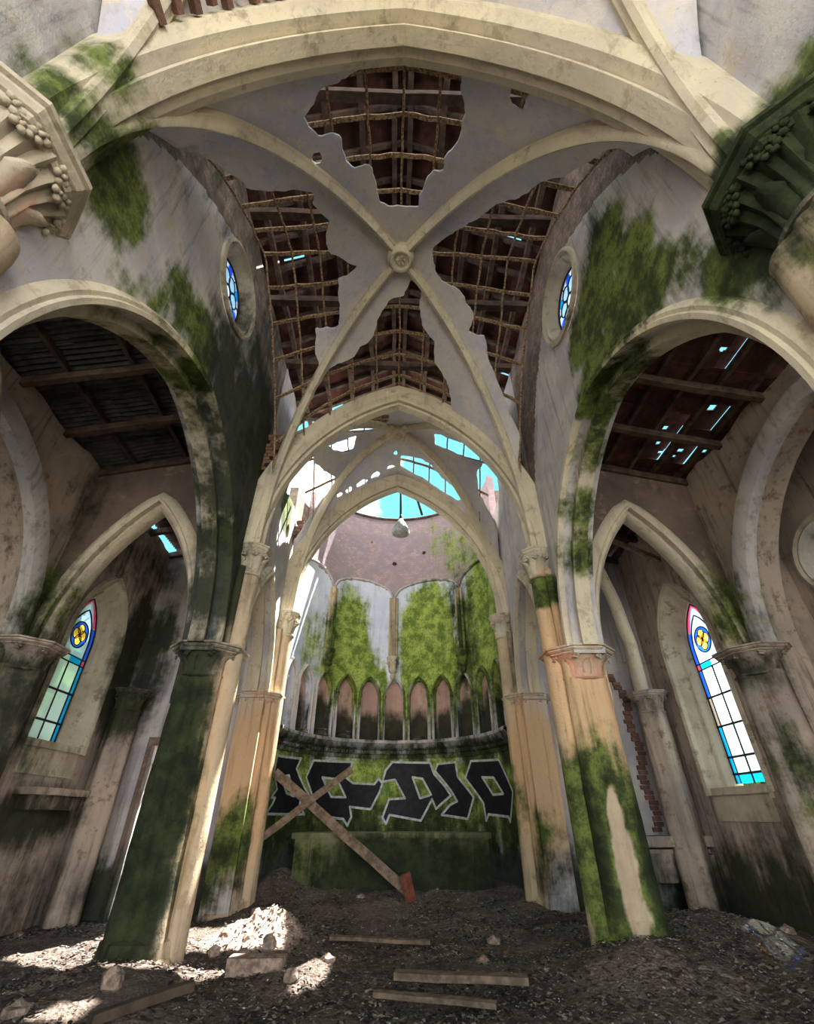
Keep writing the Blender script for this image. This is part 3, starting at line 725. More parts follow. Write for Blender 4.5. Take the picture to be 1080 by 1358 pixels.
def capital(parent, c, r, h, mat=None, nl=8, sides=8, rot=None, big=False):
    """abacus top at c.z + h; r = shaft radius"""
    mat = mat or M_cap; c = np.array(c, float); e = bpy.data.objects.new('capital', None)
    rot = PI/8 if rot is None else rot; R = r*1.55
    bell = MB().lathe(c, [(r*1.0, 0), (r*1.14, .015), (r*1.16, .05*h+.01), (r*1.02, .09*h), (r*1.0, .2*h), (r*1.06, .45*h), (r*1.22, .65*h), (r*1.42, .8*h)], 144 if big else 32, 0,
                      lambda a, z: (.06 if big else .035)*math.cos(a*nl*(3 if big else 2))*(1 if z > .1*h else 0)).build('capital', mat, parent, 60)
    MB().lathe(c, [(R*.96, .76*h), (R*1.0, .79*h), (R*1.0, .83*h), (R*1.05, .84*h), (R*1.1, .89*h), (R*1.1, .93*h), (R*1.16, .945*h), (R*1.16, h), (R*.8, h)], sides, rot).build('abacus', mat, bell)
    lm = leaf_mesh(h*(.5 if big else .6)); fm = flower_mesh(h*(.1 if big else .13))
    for k in range(nl):
        a = 2*PI*k/nl
        o = link('leaf', lm.copy(), mat, bell); o.location = c+np.array([math.cos(a)*r*.98, math.sin(a)*r*.98, .12*h]); o.rotation_euler = (0, 0, a)
        a += PI/nl
        o = link('flower', fm.copy(), mat, bell); o.location = c+np.array([math.cos(a)*r*1.36, math.sin(a)*r*1.36, .7*h]); o.rotation_euler = (0, -.2, a)
        if big:
            for q in (-.16, .16):
                o = link('flower', fm.copy(), mat, bell); o.location = c+np.array([math.cos(a+q)*r*1.42, math.sin(a+q)*r*1.42, .6*h+abs(q)]); o.rotation_euler = (0, .3, a+q)
    return bell
def pier(side, y, label, up=True, lowcap=True, R=.42, xl=2.97, base_z=0):
    t = thing('clustered_column', label, 'column', (side*xl, y, 0), None)
    V, F = shaft_mesh(cross_section(R, 4, .6, .44, .62, PI/4, 72), base_z, ZL-.42, .1); mk('shaft', V, F, M_stone, t, 60)
    # plinth mostly buried
    MB().lathe((0, 0, base_z), [(R*1.22, -.3), (R*1.22, .1), (R*1.1, .16), (R*1.05, .3), (R*.95, .33)], 8, PI/8).build('base', M_stone, t)
    if lowcap: capital(t, (0, 0, ZL-.45), R*.8, .48)
    # arch springer above the lower capital
    V, F = shaft_mesh(cross_section(.3, 4, .6, .44, .7, PI/4, 48, False), ZL, 5.0, .3); mk('springer', V, F, M_stone, t, 60)
    if up:
        dx = -side*(xl-XU)-side*.02
        sec = [(dx+.165*math.cos(k*2*PI/28), .165*math.sin(k*2*PI/28)) for k in range(28)]
        zs = rng(base_z, ZU-.55, .12); P = []
        for z in zs: P += [(x, yy, z) for x, yy in sec]
        n = 28; F = [(j*n+i, j*n+(i+1) % n, (j+1)*n+(i+1) % n, (j+1)*n+i) for j in range(len(zs)-1) for i in range(n)]
        mk('engaged_shaft', P, F, M_stone, t, 60)
        for s in (-1, 1):
            MB().tube([(dx+side*.1, s*.2, z) for z in rng(base_z, ZU-.45, .25)], .07, 10).build('side_shaft', M_stone, t, 60)
        capital(t, (dx, 0, ZU-.58), .175 if y > 2 else .34, .58 if y > 2 else .72, nl=8, big=y < 2)
    return t
pier(-1, Y1, 'tall green-black stained column on the left of the nave, nearest with its foot in view')
pier(1, Y1, 'ochre column with mossy lower half right of the nave, a bare render patch near its foot')
pier(-1, Y2, 'ochre clustered column left of the altar behind the crossed planks', R=.4)
pier(1, Y2, 'ochre clustered column right of the altar beside the graffiti wall', R=.4)
def near_pier(side, label):
    t = thing('clustered_column', label, 'column', (side*2.95, Y0-.05, 0))
    V, F = shaft_mesh(cross_section(.5, 4, .6, .44, .62, PI/4, 72), 0, ZU-.9, .06); mk('shaft', V, F, M_stone, t, 60)
    MB().lathe((0, 0, 0), [(.62, -.3), (.62, .1), (.56, .16), (.5, .33)], 8, PI/8).build('base', M_stone, t)
    capital(t, (0, 0, ZU-.9), .36, .78, nl=8, big=True)
near_pier(-1, 'foliate capital and column cut off by the upper left corner of the picture')
near_pier(1, 'dark mossy capital and column cut off at the upper right edge')
def wall_pier(side, x, y, label, R=.3, capz=ZL):
    t = thing('wall_column', label, 'column', (side*x, y, 0))
    V, F = shaft_mesh(cross_section(R, 4, .6, .44, .66, 0, 48), 0, capz-.35, .08); mk('shaft', V, F, M_aisle, t, 60)
    capital(t, (0, 0, capz-.4), R*.8, .42, M_aisle)
wall_pier(-1, 5.7, 7.2, 'dark wall column at the left edge, left of the stained glass window', .4)
wall_pier(1, 5.75, 7.2, 'grey-green wall column at the right edge, right of the stained glass window', .4)
wall_pier(-1, 5.55, 10.3, 'black-capped corner column between left stained glass window and narrow door')
wall_pier(1, 5.45, 10.2, 'corner column between the broken rib and the right stained glass window')

# broken ribs and remains in the side bays
t = thing('broken_rib', 'broken vault rib with torn plaster rising above the right corner column', 'rib', (5.3, 10.1, ZL))
P = [(0, 0, 0), (-.03, -.1, 1.0), (-.25, -.35, 1.9), (-.6, -.7, 2.6), (-.95, -1.0, 3.05)]
MB().tube(P, [.15, .15, .14, .13, .12], 8).build('rib', M_rib, t, 60)
us = rng(0, 1, .03); vs = rng(0, 1, .05)
def brk(u, v, o=0.):
    x = -.03-.95*u**1.5-.05*v; y = -1.0*u+.0*v+.25*v; z = 3.1*np.sin(u*PI/2)+.0*v; return x+.5*v*u, y+o, z+.25*v
V, F = sheet(us, vs, lambda u, v: (.35+n2(u, v, 5)*1.1)-v*.8, lambda u, v: brk(u, v), lambda u, v: brk(u, v, .05), 0); mk('torn_plaster', V, F, M_web, t, 60)
t = thing('hanging_plaster', 'ragged hanging rib remnant with pointed tip at the left edge', 'plaster', (-5.45, 4.75, 7.0))
P = [(.0, 1.0, .1), (-.05, .5, -.4), (-.1, .15, -1.1), (-.1, 0, -1.9), (-.08, -.03, -2.9)]
P = [(-.25, -.9, .2), (-.1, -.45, -.5), (0, -.12, -1.3), (0.03, 0, -1.8), (.0, .03, -2.3)]
MB().tube(P, [.12, .11, .1, .07, .015], 7).build('rib_remnant', M_rib, t, 60)
t = thing('fallen_lath', 'pale broken timber hanging under the right side arch', 'timber', tuple(at(800, 712, 'y', 8.2)))
p = at(800, 712, 'y', 8.2); q = at(875, 742, 'y', 8.5)
MB().beam((0, 0, 0), q-p, .07, .1, jit=.015).build('timber', M_plank, t)

# ================================================================ APSE
RA, YA = 2.7, 10.95
def cyl(th, z, r): return r*np.sin(th), YA+r*np.cos(th), z      # th = 0 at the back
ths = rng(-PI/2*1.02, PI/2*1.02, .022); zs_ = rng(0, 10.7, .07)
top = lambda th: 10.15+.18*np.cos(th)+.0*th
def apse_sdf(th, z):
    s = (top(th)+n2(th*3, z*0, 2)*.3-z)
    for k in range(-5, 6):
        a = (th-k*.2583)*RA
        s = np.minimum(s, np.maximum(sd_pointed(a, z-4.3, .255, .5), 3.2-z))
    s = np.minimum(s, sd_poly(th*RA, z, [(-4.3, 7.2), (-3.5, 7.4), (-3.3, 8.8), (-3.5, 11.5), (-4.6, 11.5)])+n2(th*3, z, 2)*.3)
    for (cx, cz, r) in ((.95, 8.9, .07), (-.05, 8.55, .08), (-.85, 9.3, .05)): s = np.minimum(s, np.hypot(th*RA-cx, z-cz)-r)
    return s
# niche heads want finer cells than the rest, so the wall is one fine sheet
apse = struct(box_sheet('wall_apse', ths, zs_, apse_sdf, lambda t, z: cyl(t, z, RA+.02*n2(t*3, z, 1.5)), lambda t, z: cyl(t, z, RA+.2), M_apse, None, 40))
V, F = sheet(rng(-PI/2*1.02, PI/2*1.02, .06), rng(0, 9.6, .15), lambda t, z: 0*t+1, lambda t, z: cyl(t, z, RA+.21), lambda t, z: cyl(t, z, RA+.45))
struct(mk('wall_apse_backing', V, F, M_niche, None, 40))
# cornice under the niches
pathc = [(RA*math.sin(t)*1., YA+RA*math.cos(t), 3.0) for t in rng(-PI/2, PI/2, .04)]
prof = [(0, -.22), (.05, -.22), (.06, -.14), (.1, -.12), (.1, -.04), (.16, .0), (.2, .02), (.24, .1), (.28, .12), (.28, .19), (0, .22)]
P = []; F = []
for i, t_ in enumerate(rng(-PI/2, PI/2, .04)):
    for a, b in prof: P.append(((RA-a)*math.sin(t_), YA+(RA-a)*math.cos(t_), 3.0+b))
kk = len(prof); nn = len(P)//kk
F = [(i*kk+q, i*kk+(q+1) % kk, (i+1)*kk+(q+1) % kk, (i+1)*kk+q) for i in range(nn-1) for q in range(kk)]
tr = rootE('trim_7'); mk('cornice', P, F, M_wall, tr, 40)
m = MB()
for t_ in rng(-1.5, 1.5, .028):
    c = np.array([(RA-.12)*math.sin(t_), YA+(RA-.12)*math.cos(t_), 2.92]); R = [[math.cos(t_), math.sin(t_), 0], [-math.sin(t_), math.cos(t_), 0], [0, 0, 1]]
    m.box(c, (.04, .06, .055), R)
o = m.build('dentils', M_wall, tr); o['kind'] = 'stuff'
# niche surrounds
for k in range(-5, 6):
    t0 = k*.2583; e = rootE('trim_%d' % (13+k+1))
    pts = [(.265, 3.22)]+[(a, 4.3+b) for a, b in pointed(.265, .52, 8)]+[(-.265, 3.22)]
    def on(a, z, r): th = t0+a/RA; return np.array([r*math.sin(th), YA+r*math.cos(th), z])
    prof = [(-.01, .0), (-.01, -.06), (.02, -.08), (.05, -.05), (.06, 0)]
    P = []; nP = len(pts)
    for i in range(nP):
        tx = pts[min(i+1, nP-1)][0]-pts[max(i-1, 0)][0]; tz = pts[min(i+1, nP-1)][1]-pts[max(i-1, 0)][1]; L = math.hypot(tx, tz); nx, nz_ = tz/L, -tx/L
        for a, b in prof: P.append(on(pts[i][0]+nx*a*(1), pts[i][1]+nz_*a, RA+b))
    q = len(prof); F = [(i*q+j, i*q+(j+1) % q, (i+1)*q+(j+1) % q, (i+1)*q+j) for i in range(nP-1) for j in range(q)]
    mk('niche_arch', P, F, M_wall, e, 45)
    for s in (-1, 1):
        a = s*.285
        if s > 0 and k < 5: continue
        MB().tube([on(a, z, RA-.06) for z in (3.22, 3.6, 4.0, 4.26)], .026, 8).build('colonnette', M_wall, e, 60)
        c = on(a, 4.24, RA-.06); MB().lathe(c, [(.03, 0), (.035, .03), (.055, .08), (.055, .11)], 10).build('colonnette_capital', M_wall, e, 60)
# statue bases left standing in some niches
for k, (px, py, wd) in enumerate(((463, 968, .19), (494, 971, .2), (435, 968, .17), (555, 978, .18), (588, 975, .19))):
    th = [-3, -2, -4, 0, 1][k]*.2583*1.0; x, y, z = cyl(th+.0, 3.22, RA-.05)
    lab = ['round statue base fourth from the left among the niches', 'round statue base left of the centre niche, beside the taller one', 'low broken statue base in the third visible niche from the left', 'flat stub of a base under the middle niche', 'flat stub of a base one niche right of the middle'][k]
    t = thing('statue_base', lab, 'pedestal', (x, y, z)); hh = .16 if k < 2 else .07
    MB().lathe((0, 0, 0), [(wd, 0), (wd, hh*.3), (wd*.85, hh*.4), (wd*.8, hh*.7), (wd*.95, hh*.8), (wd*.95, hh), (wd*.6, hh*1.05)], 8, PI/8).build('plinth', M_cap, t)
# engaged wall shafts on corbel capitals
for k, (px, lab) in enumerate(((430, 'orange corbel capital with shaft on the left of the apse wall'), (524, 'weathered corbel capital and shaft at the centre of the apse wall'), (621, 'black stained corbel capital and shaft right of apse centre'))):
    th = (-.78, -.02, .80)[k]; x, y, z = cyl(th, 5.0, RA-.06); t = thing('corbel_shaft', lab, 'corbel', (x, y, z))
    MB().lathe((0, 0, 0), [(.02, -.25), (.06, -.2), (.09, -.12), (.06, -.05), (.1, 0)], 12).build('pendant', M_cap, t, 60)
    capital(t, (0, 0, 0), .11, .42, nl=6)
    MB().tube([(0, 0, z_) for z_ in rng(.42, 2.3, .2)], .075, 12).build('shaft', M_stone, t, 60)
    for s in (-1, 1): MB().tube([(s*.1*math.cos(th), -s*.1*math.sin(th)+.02, z_) for z_ in rng(.42, 2.3, .2)], .04, 8).build('side_shaft', M_stone, t, 60)
# scalloped edge where the apse vault has fallen
for a0, a1 in ((-1.35, -.78), (-.78, -.02), (-.02, .8), (.8, 1.4)):
    P = []
    for i in range(15):
        u = i/14; th = a0+(a1-a0)*u; P.append(cyl(th, 7.3+.55*math.sqrt(max(0, 1-(2*u-1)**2)), RA-.02))
    MB().tube(P, .04, 6).build('vault_springing', M_wall, tr, 180)
# bent pipe rim and the lamp hanging from the arch
P = [(2.6*math.sin(a), YA+2.6*math.cos(a), 10.15+.1*math.cos(a)) for a in rng(-.9, 1.0, .08)]
tag(MB().tube(P, .05, 6).build('rim_pipe', M_rafter, None, 180), 'thin curved rail along the top of the roofless apse wall', 'rail')
t = thing('hanging_lamp', 'white lamp shade hanging on rods from the crown of the apse arch', 'lamp', tuple(at(532, 640, 'y', 10.9)))
p0 = at(532, 640, 'y', 10.9)
MB().tube([(0, 0, .1), (0, 0, -1.35)], .03, 6).build('rod', M_iron, t, 180)
q = at(560, 683, 'y', 11.1)-p0; MB().tube([(.32, 0, .1), tuple(q)], .035, 6).build('loose_strut', M_rafter, t, 180)
MB().tube([(.0, 0, -1.1), (-.08, 0, -1.45)], .015, 5).tube([(0, 0, -1.1), (.1, 0, -1.45)], .015, 5).build('wire', M_white, t, 180)
MB().lathe((.0, 0, -1.72), [(.1, -.12), (.24, -.08), (.25, .02), (.14, .26), (.04, .42)], 14).build('lamp_shade', M_white, t, 60)
# graffiti painted on the apse wall
def on_apse(px, py, r=RA-.02):
    d = ray(px, py); a = d[0]**2+d[1]**2; b = 2*(cC[0]*d[0]+(cC[1]-YA)*d[1]); c = cC[0]**2+(cC[1]-YA)**2-r*r
    t = (-b+math.sqrt(b*b-4*a*c))/(2*a); p = cC+d*t; return math.atan2(p[0], p[1]-YA)*RA, p[2]
gz = lambda l: [on_apse(340+x/3, 980+y/3) for x, y in l]
LET = [([(84,66),(178,78),(160,118),(172,150),(190,190),(215,232),(178,236),(172,262),(190,300),(150,300),(38,298),(62,262),(75,235),(60,232),(82,200),(72,130)], [(100,150),(130,145),(150,228),(120,215)]),
       ([(228,85),(382,92),(374,120),(352,150),(385,176),(470,180),(488,158),(502,178),(490,212),(455,280),(372,270),(378,310),(362,345),(345,318),(262,308),(228,240),(198,152)], [(262,153),(322,160),(355,232),(298,230)]),
       ([(542,92),(692,95),(708,140),(748,185),(775,225),(740,255),(716,278),(700,240),(655,325),(530,302),(516,338),(502,312),(528,240),(592,236),(552,162),(502,170),(515,125)], [(622,152),(662,158),(696,222),(652,236)]),
       ([(722,100),(793,92),(802,150),(866,232),(842,318),(738,302),(772,262),(800,248),(775,205),(748,170),(712,128)], None),
       ([(855,88),(965,82),(1022,210),(1012,330),(1005,310),(925,300),(916,325),(905,255),(832,155)], [(900,152),(945,154),(984,218),(943,222)])]
ge = thing('graffiti', 'black blackletter graffiti with white outlines reading across the green apse wall', 'graffiti', (0, 0, 0))
for poly, hole in LET:
    A = gz(poly); H = gz(hole) if hole else None
    xs = [p[0] for p in A]; zs2 = [p[1] for p in A]
    def sdl(a, z):
        s = sd_poly(a, z, A)
        if H: s = np.maximum(s, -sd_poly(a, z, H))
        return s
    us = rng(min(xs)-.05, max(xs)+.05, .014); vs = rng(min(zs2)-.05, max(zs2)+.05, .014)
    for nm, fn, r, mt in (('letter_fill', lambda a, z: -sdl(a, z), RA-.024, M_black), ('letter_outline', lambda a, z: .024-np.abs(sdl(a, z)), RA-.028, M_white)):
        V, F = sheet(us, vs, fn, lambda a, z, r=r: cyl(a/RA, z, r), lambda a, z, r=r: cyl(a/RA, z, r+.004)); mk(nm, V, F, mt, ge)
# end walls between nave walls and apse
# ================================================================ ALTAR, SHELF, DOOR
def sub_box(name, c, d, mat, parent=None, h=.12, rough=.012):
    m = MB(); c = np.array(c, float); d = np.array(d, float)
    for ax in range(3):
        a, b = [i for i in range(3) if i != ax]; nu = max(1, int(d[a]/h)); nv = max(1, int(d[b]/h))
        for s in (-1, 1):
            P = []
            for i in range(nu+1):
                for j in range(nv+1):
                    v = c.copy(); v[ax] += s*d[ax]/2; v[a] += d[a]*(i/nu-.5); v[b] += d[b]*(j/nv-.5); P.append(v)
            F = [(i*(nv+1)+j, (i+1)*(nv+1)+j, (i+1)*(nv+1)+j+1, i*(nv+1)+j+1) for i in range(nu) for j in range(nv)]
            m.add(P, F)
    V = np.array(m.V); 
    off = np.stack([fbm(V+k*11, 2.5, 3)-.5 for k in range(3)], -1); V = V+off*rough*2
    return mk(name, V, m.F, mat, parent)
t = thing('altar', 'long mossy masonry altar block below the graffiti', 'altar', (0, 11.85, 0))
sub_box('altar_body', (0, 0, .6), (3.9, .9, 1.1), M_alt, t); sub_box('altar_slab', (0, -.01, 1.19), (4.06, 1.0, .1), M_alt, t)
sub_box('altar_pilaster', (-1.8, -.47, .62), (.3, .06, 1.05), M_alt, t); sub_box('altar_pilaster', (1.8, -.47, .62), (.3, .06, 1.05), M_alt, t)
t = thing('side_altar', 'grey stone shelf altar against the right aisle end wall', 'altar', (4.8, 10.5, 0))
sub_box('shelf', (0, -.05, 1.13), (2.3, .6, .16), M_aisle, t); sub_box('shelf_ledge', (0, 0, .98), (2.1, .5, .06), M_aisle, t)
sub_box('side_post', (1.02, 0, .45), (.22, .45, .95), M_aisle, t); sub_box('side_post', (-.9, 0, .45), (.3, .45, .95), M_aisle, t); sub_box('front_panel', (.05, .02, .74), (1.9, .35, .44), M_aisle, t)
d = rootE('door_1')
for z in (0,): 
    sub_box('door_frame', (-5.02, 10.68, 1.4), (.1, .16, 2.85), M_brown, d); sub_box('door_frame', (-4.32, 10.68, 1.4), (.1, .16, 2.85), M_brown, d)
    sub_box('door_lintel', (-4.67, 10.68, 2.82), (.8, .16, .12), M_brown, d)
    sub_box('door_mullion', (-4.8, 10.85, 1.3), (.04, .04, 2.6), M_brown, d); sub_box('door_rail', (-4.67, 10.85, 1.85), (.6, .04, .08), M_iron, d); sub_box('door_rail', (-4.67, 10.85, 2.4), (.6, .04, .05), M_brown, d)
t = thing('wall_bracket', 'dark mossy wall ledge beneath the left stained glass window', 'ledge', (-5.8, 9.2, 1.8))
sub_box('ledge_top', (.05, 0, .05), (.4, 1.5, .1), M_aisle, t); sub_box('ledge_base', (.0, 0, -.1), (.24, 1.2, .2), M_aisle, t)
# ================================================================ BRICKS LEFT BARE
def bmesh_brick():
    v, f = MB().box((0, 0, 0), (1, 1, 1)).V, MB().box((0, 0, 0), (1, 1, 1)).F
    return raw_mesh('brick', v, f)
BR = bmesh_brick()
def brick(parent, c, dim, rot):
    o = link('brick', BR, M_brick, parent, False); o.location = c; o.scale = [q*rnd.uniform(.9, 1.05) for q in dim]; o.rotation_euler = [a+rnd.uniform(-.05, .05) for a in rot]; return o
# toothed seam down the right end wall
sm = thing('brick_seam', 'toothed strip of bare brick running down the right end wall', 'brickwork', (0, 0, 0))
for k in range(34):
    z = 1.3+k*.088; x = 5.17+.05*math.sin(k*.5)+(.0 if k < 26 else -(k-26)*.03)
    brick(sm, (x+(.035 if k % 2 else -.0), 10.7, z), (.17, .08, .078), (0, 0, 0))
# masonry stubs flanking the arches
for side, y, x0, lab, nr, z0 in ((-1, Y1, -2.45, 'bare brick haunch beside the middle arch, left side', 11, 7.35), (-1, Y2+.05, -2.42, 'brown brick stub left of the apse arch', 8, 7.55), (1, Y2+.05, 2.42, 'brown brick stub right of the apse arch', 7, 7.6)):
    t = thing('brick_springer', lab, 'brickwork', (x0, y, z0))
    hR = (XU*XU+3.9*3.9)/(2*XU)
    for r in range(nr):
        z = r*.088; zz = z0+z-ZU; xe = math.sqrt(max(0, (hR+.36)**2-zz*zz))-(hR-XU)
        k = 0; x = xe+.12+(.1 if r % 2 else 0)
        while x < XN-.02 or k < 2:
            if x > XN+.08: break
            for dpt in range(2 if y < 8 else 1): brick(t, (side*x-x0, -.16+dpt*.13, z), (.2, .13, .078), (0, 0, 0))
            x += .21; k += 1
t = thing('brick_edge', 'torn row of bare bricks above the nearest arch, top left', 'brickwork', (0, Y0-.42, 0))
for k in range(16):
    x = -2.25+k*.11; z = float(arch_z(np.array(abs(x))))+.16
    brick(t, (x, -.04*(k % 2), z), (.1, .2, .07), (0, .7-.03*k, 0))

# ================================================================ FLOOR
def gs(x, y, cx, cy, sx, sy): return np.exp(-((x-cx)/sx)**2-((y-cy)/sy)**2)
def fz(x, y):
    z = .02+.33*np.clip((y-9)/2.3, 0, 1)**1.3*np.clip((3.3-np.abs(x))/.8, 0, 1)
    z = z+.42*gs(x, y, 4.4, 8.3, 1.3, .8)+.2*gs(x, y, 3.4, 7.0, 1.0, .9)+.28*gs(x, y, 3.9, 9.9, .7, .7)
    z = z+.16*gs(x, y, -2.9, 6.6, .9, .8)+.34*gs(x, y, -1.75, 8.75, .65, .45)+.16*gs(x, y, -2.2, 8.0, .6, .5)+.2*gs(x, y, 2.6, 6.7, .8, .6)
    z = z-.12*gs(x, y, 1.3, 8.0, .6, .35)-.1*gs(x, y, .6, 6.4, .7, .3)+.1*gs(x, y, -.5, 7.3, .9, .4)+.3*gs(x, y, -2.2, 11.6, .5, .6)
    P = np.stack([x, y, 0*x], -1)
    return z+(fbm(P, 1.1, 4)-.5)*.22+(fbm(P, 6, 4)-.5)*.09+.10*gs(x, y, -1.8, 8.6, .8, .6)*(fbm(P, 9, 3)-.5)*3
def floor_patch(xs, ys, name):
    X, Y = np.meshgrid(xs, ys, indexing='ij'); Z = fz(X, Y); n, m = X.shape
    V = np.stack([X, Y, Z], -1).reshape(-1, 3); idx = np.arange(n*m).reshape(n, m)
    F = np.stack([idx[:-1, :-1], idx[1:, :-1], idx[1:, 1:], idx[:-1, 1:]], -1).reshape(-1, 4)
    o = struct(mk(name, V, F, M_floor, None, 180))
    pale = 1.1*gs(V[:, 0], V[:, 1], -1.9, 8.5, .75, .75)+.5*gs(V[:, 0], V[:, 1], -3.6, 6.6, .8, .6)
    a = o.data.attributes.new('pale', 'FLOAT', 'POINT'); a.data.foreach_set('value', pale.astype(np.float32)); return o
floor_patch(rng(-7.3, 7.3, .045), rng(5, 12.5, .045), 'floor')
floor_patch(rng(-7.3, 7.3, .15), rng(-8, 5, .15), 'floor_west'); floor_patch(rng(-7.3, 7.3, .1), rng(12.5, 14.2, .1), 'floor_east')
# litter: leaves and chips nobody could count
def litter(name, N, mat, smin, smax, seed, label, flat=True):
    R = np.random.RandomState(seed); x = R.uniform(-6.5, 6.5, N); y = 5.2+7*R.rand(N)**1.2
    dens = fbm(np.stack([x, y, 0*x], -1), .9, 3); k = (dens > R.uniform(.3, .62, N)) & ((y < 10.5) | ((np.abs(x) < 2.4) & (y < 11.3))) & (np.abs(x) < 5.85); x, y = x[k], y[k]; N = len(x); z = fz(x, y)+.012
    s = R.uniform(smin, smax, N); a = R.uniform(0, 2*PI, N); t = R.uniform(-.7, .7, (N, 2)); el = R.uniform(.25, .8, N)
    V = np.zeros((N, 4, 3))
    for i, (u, v) in enumerate(((-1, -1), (1, -1), (1, 1), (-1, 1))):
        du = u*s; dv = v*s*el
        V[:, i, 0] = x+du*np.cos(a)-dv*np.sin(a); V[:, i, 1] = y+du*np.sin(a)+dv*np.cos(a); V[:, i, 2] = z+du*t[:, 0]*.5+dv*t[:, 1]*.5+.004
    V = V.reshape(-1, 3); F = np.arange(4*N).reshape(-1, 4)
    o = mk(name, V, F, mat); o['kind'] = 'stuff'; tag(o, label, name.split('_')[-1]); return o
litter('leaf_litter', 26000, M_dust, .008, .026, 1, 'grey-brown dry leaf litter strewn over the whole floor')
M_chip = simple('lime_chip', (206, 198, 188), (160, 150, 140), 9, obj=False)
litter('plaster_chips', 7000, M_chip, .005, .014, 2, 'small pale plaster chips scattered over the dark floor')
M_dk = simple('dark_leaf', (58, 46, 38), (36, 28, 24), 5, obj=False)
litter('dead_twigs', 14000, M_dk, .012, .034, 3, 'dark rotten leaf and twig scraps on the floor')
# lumps of masonry
def stone(px, py, r, lab, mat=None, name='rubble_lump', flat=.7, sub=2, dy=0):
    p = at(px, py, 'z', .2)
    for _ in range(6): p = at(px, py, 'z', float(fz(np.array([p[0]]), np.array([p[1]]))[0])+.05*r)
    m = MB(); m.blobby((0, 0, 0), (r, r*.85, r*flat), rnd.random()*50, sub, .5); V = np.array(m.V); q = r*.42; V = V*.55+np.round(V/q)*q*.45; m.V = V.tolist()
    o = mk(name, V, m.F, mat or M_rub); o.location = p; o.rotation_euler = (0, 0, rnd.uniform(0, 6)); tag(o, lab, 'rubble')
for a in ((345,1212,.17,'tallest mortar lump crowning the sunlit rubble heap'), (378,1228,.13,'rounded mortar lump at the right shoulder of the sunlit heap'), (318,1222,.12,'mortar lump left of the tallest one on the sunlit heap'),
          (300,1240,.1,'mortar lump on the left slope of the sunlit heap'), (332,1243,.09,'small mortar lump at the middle of the sunlit heap'), (358,1250,.1,'mortar lump low on the right of the sunlit heap'),
          (285,1262,.08,'small mortar lump at the lower left of the sunlit heap'), (322,1266,.08,'small mortar lump just above the square block'), (386,1296,.09,'pale broken block lying right of the sunlit patch'),
          (478,1190,.08,'small pale stone on the floor before the altar'), (436,1275,.1,'dark clod left of the floor boards'), (150,1300,.12,'dark clod at the foot of the left column'),
          (640,1280,.12,'mossy clod by the dark pit in the floor'), (580,1180,.05,'chip of stone near the right of the altar foot'), (655,1250,.11,'mossy clod above the dark pit in the floor'), (960,1222,.16,'grey clod on the crest of the right heap'),
          (900,1216,.14,'grey clod on the left of the right heap'), (1045,1235,.1,'pale scrap on the right heap by the picture edge'), (25,1240,.07,'dark clod near the left wall foot'), (590,1330,.1,'brown clod between the lower boards'),
          (345,1160,.12,'grey clod heap left of the altar foot'), (20,1345,.12,'bright clod in the lower left sun patch')):
    stone(*a)
def plank(p, q, w, h, name, lab, mat=M_plank, z=None, cat='plank'):
    o = MB().beam((0, 0, 0), np.array(q)-np.array(p), w, h, jit=.006).build(name, mat); o.location = p; tag(o, lab, cat); return o
def fl(px, py, dz=.03):
    p = at(px, py, 'z', .1)
    for _ in range(6): p = at(px, py, 'z', float(fz(np.array([p[0]]), np.array([p[1]]))[0])+dz)
    return p
plank(fl(438, 1243, .05), fl(570, 1250, .05), .12, .04, 'floor_board', 'grey board lying farthest back in the floor debris')
plank(fl(524, 1293, .07), fl(700, 1300, .07), .16, .06, 'floor_board', 'thick board right of centre over the pit, middle of three')
plank(fl(498, 1318, .05), fl(660, 1332, .05), .12, .04, 'floor_board', 'thin board nearest the camera beside a dark gap')
plank(fl(120, 1352, .06), fl(255, 1308, .08), .09, .07, 'root', 'bark-brown root running over the hump below the left column', M_bark, cat='root')
plank(fl(700, 1225, .04), fl(765, 1215, .06), .08, .03, 'floor_board', 'dark splinter of board left of the right column foot', M_rafter)
o = sub_box('masonry_block', (0, 0, 0), (.62, .25, .2), M_rub); o.location = fl(340, 1284, .04); tag(o, 'square-edged block half buried in front of the sunlit heap', 'block')
# the crossed planks
pa = at(365, 1024, 'y', 10.95); pb = at(541, 1182, 'y', 10.95); plank(pa, pb, .07, .17, 'barrier_plank', 'longer grey plank slanting down right to the floor before the altar')
pc = at(338, 1118, 'y', 10.86); pd = at(467, 1020, 'y', 10.86); plank(pc, pd, .05, .13, 'barrier_plank', 'shorter brown plank crossing the long one left of the altar')
o = sub_box('foot_block', (0, 0, 0), (.2, .2, .42), M_rust); o.location = at(541, 1177, 'y', 10.85); tag(o, 'rust red block at the foot of the long slanting plank', 'block')
o.rotation_euler = (0, -.3, 0)

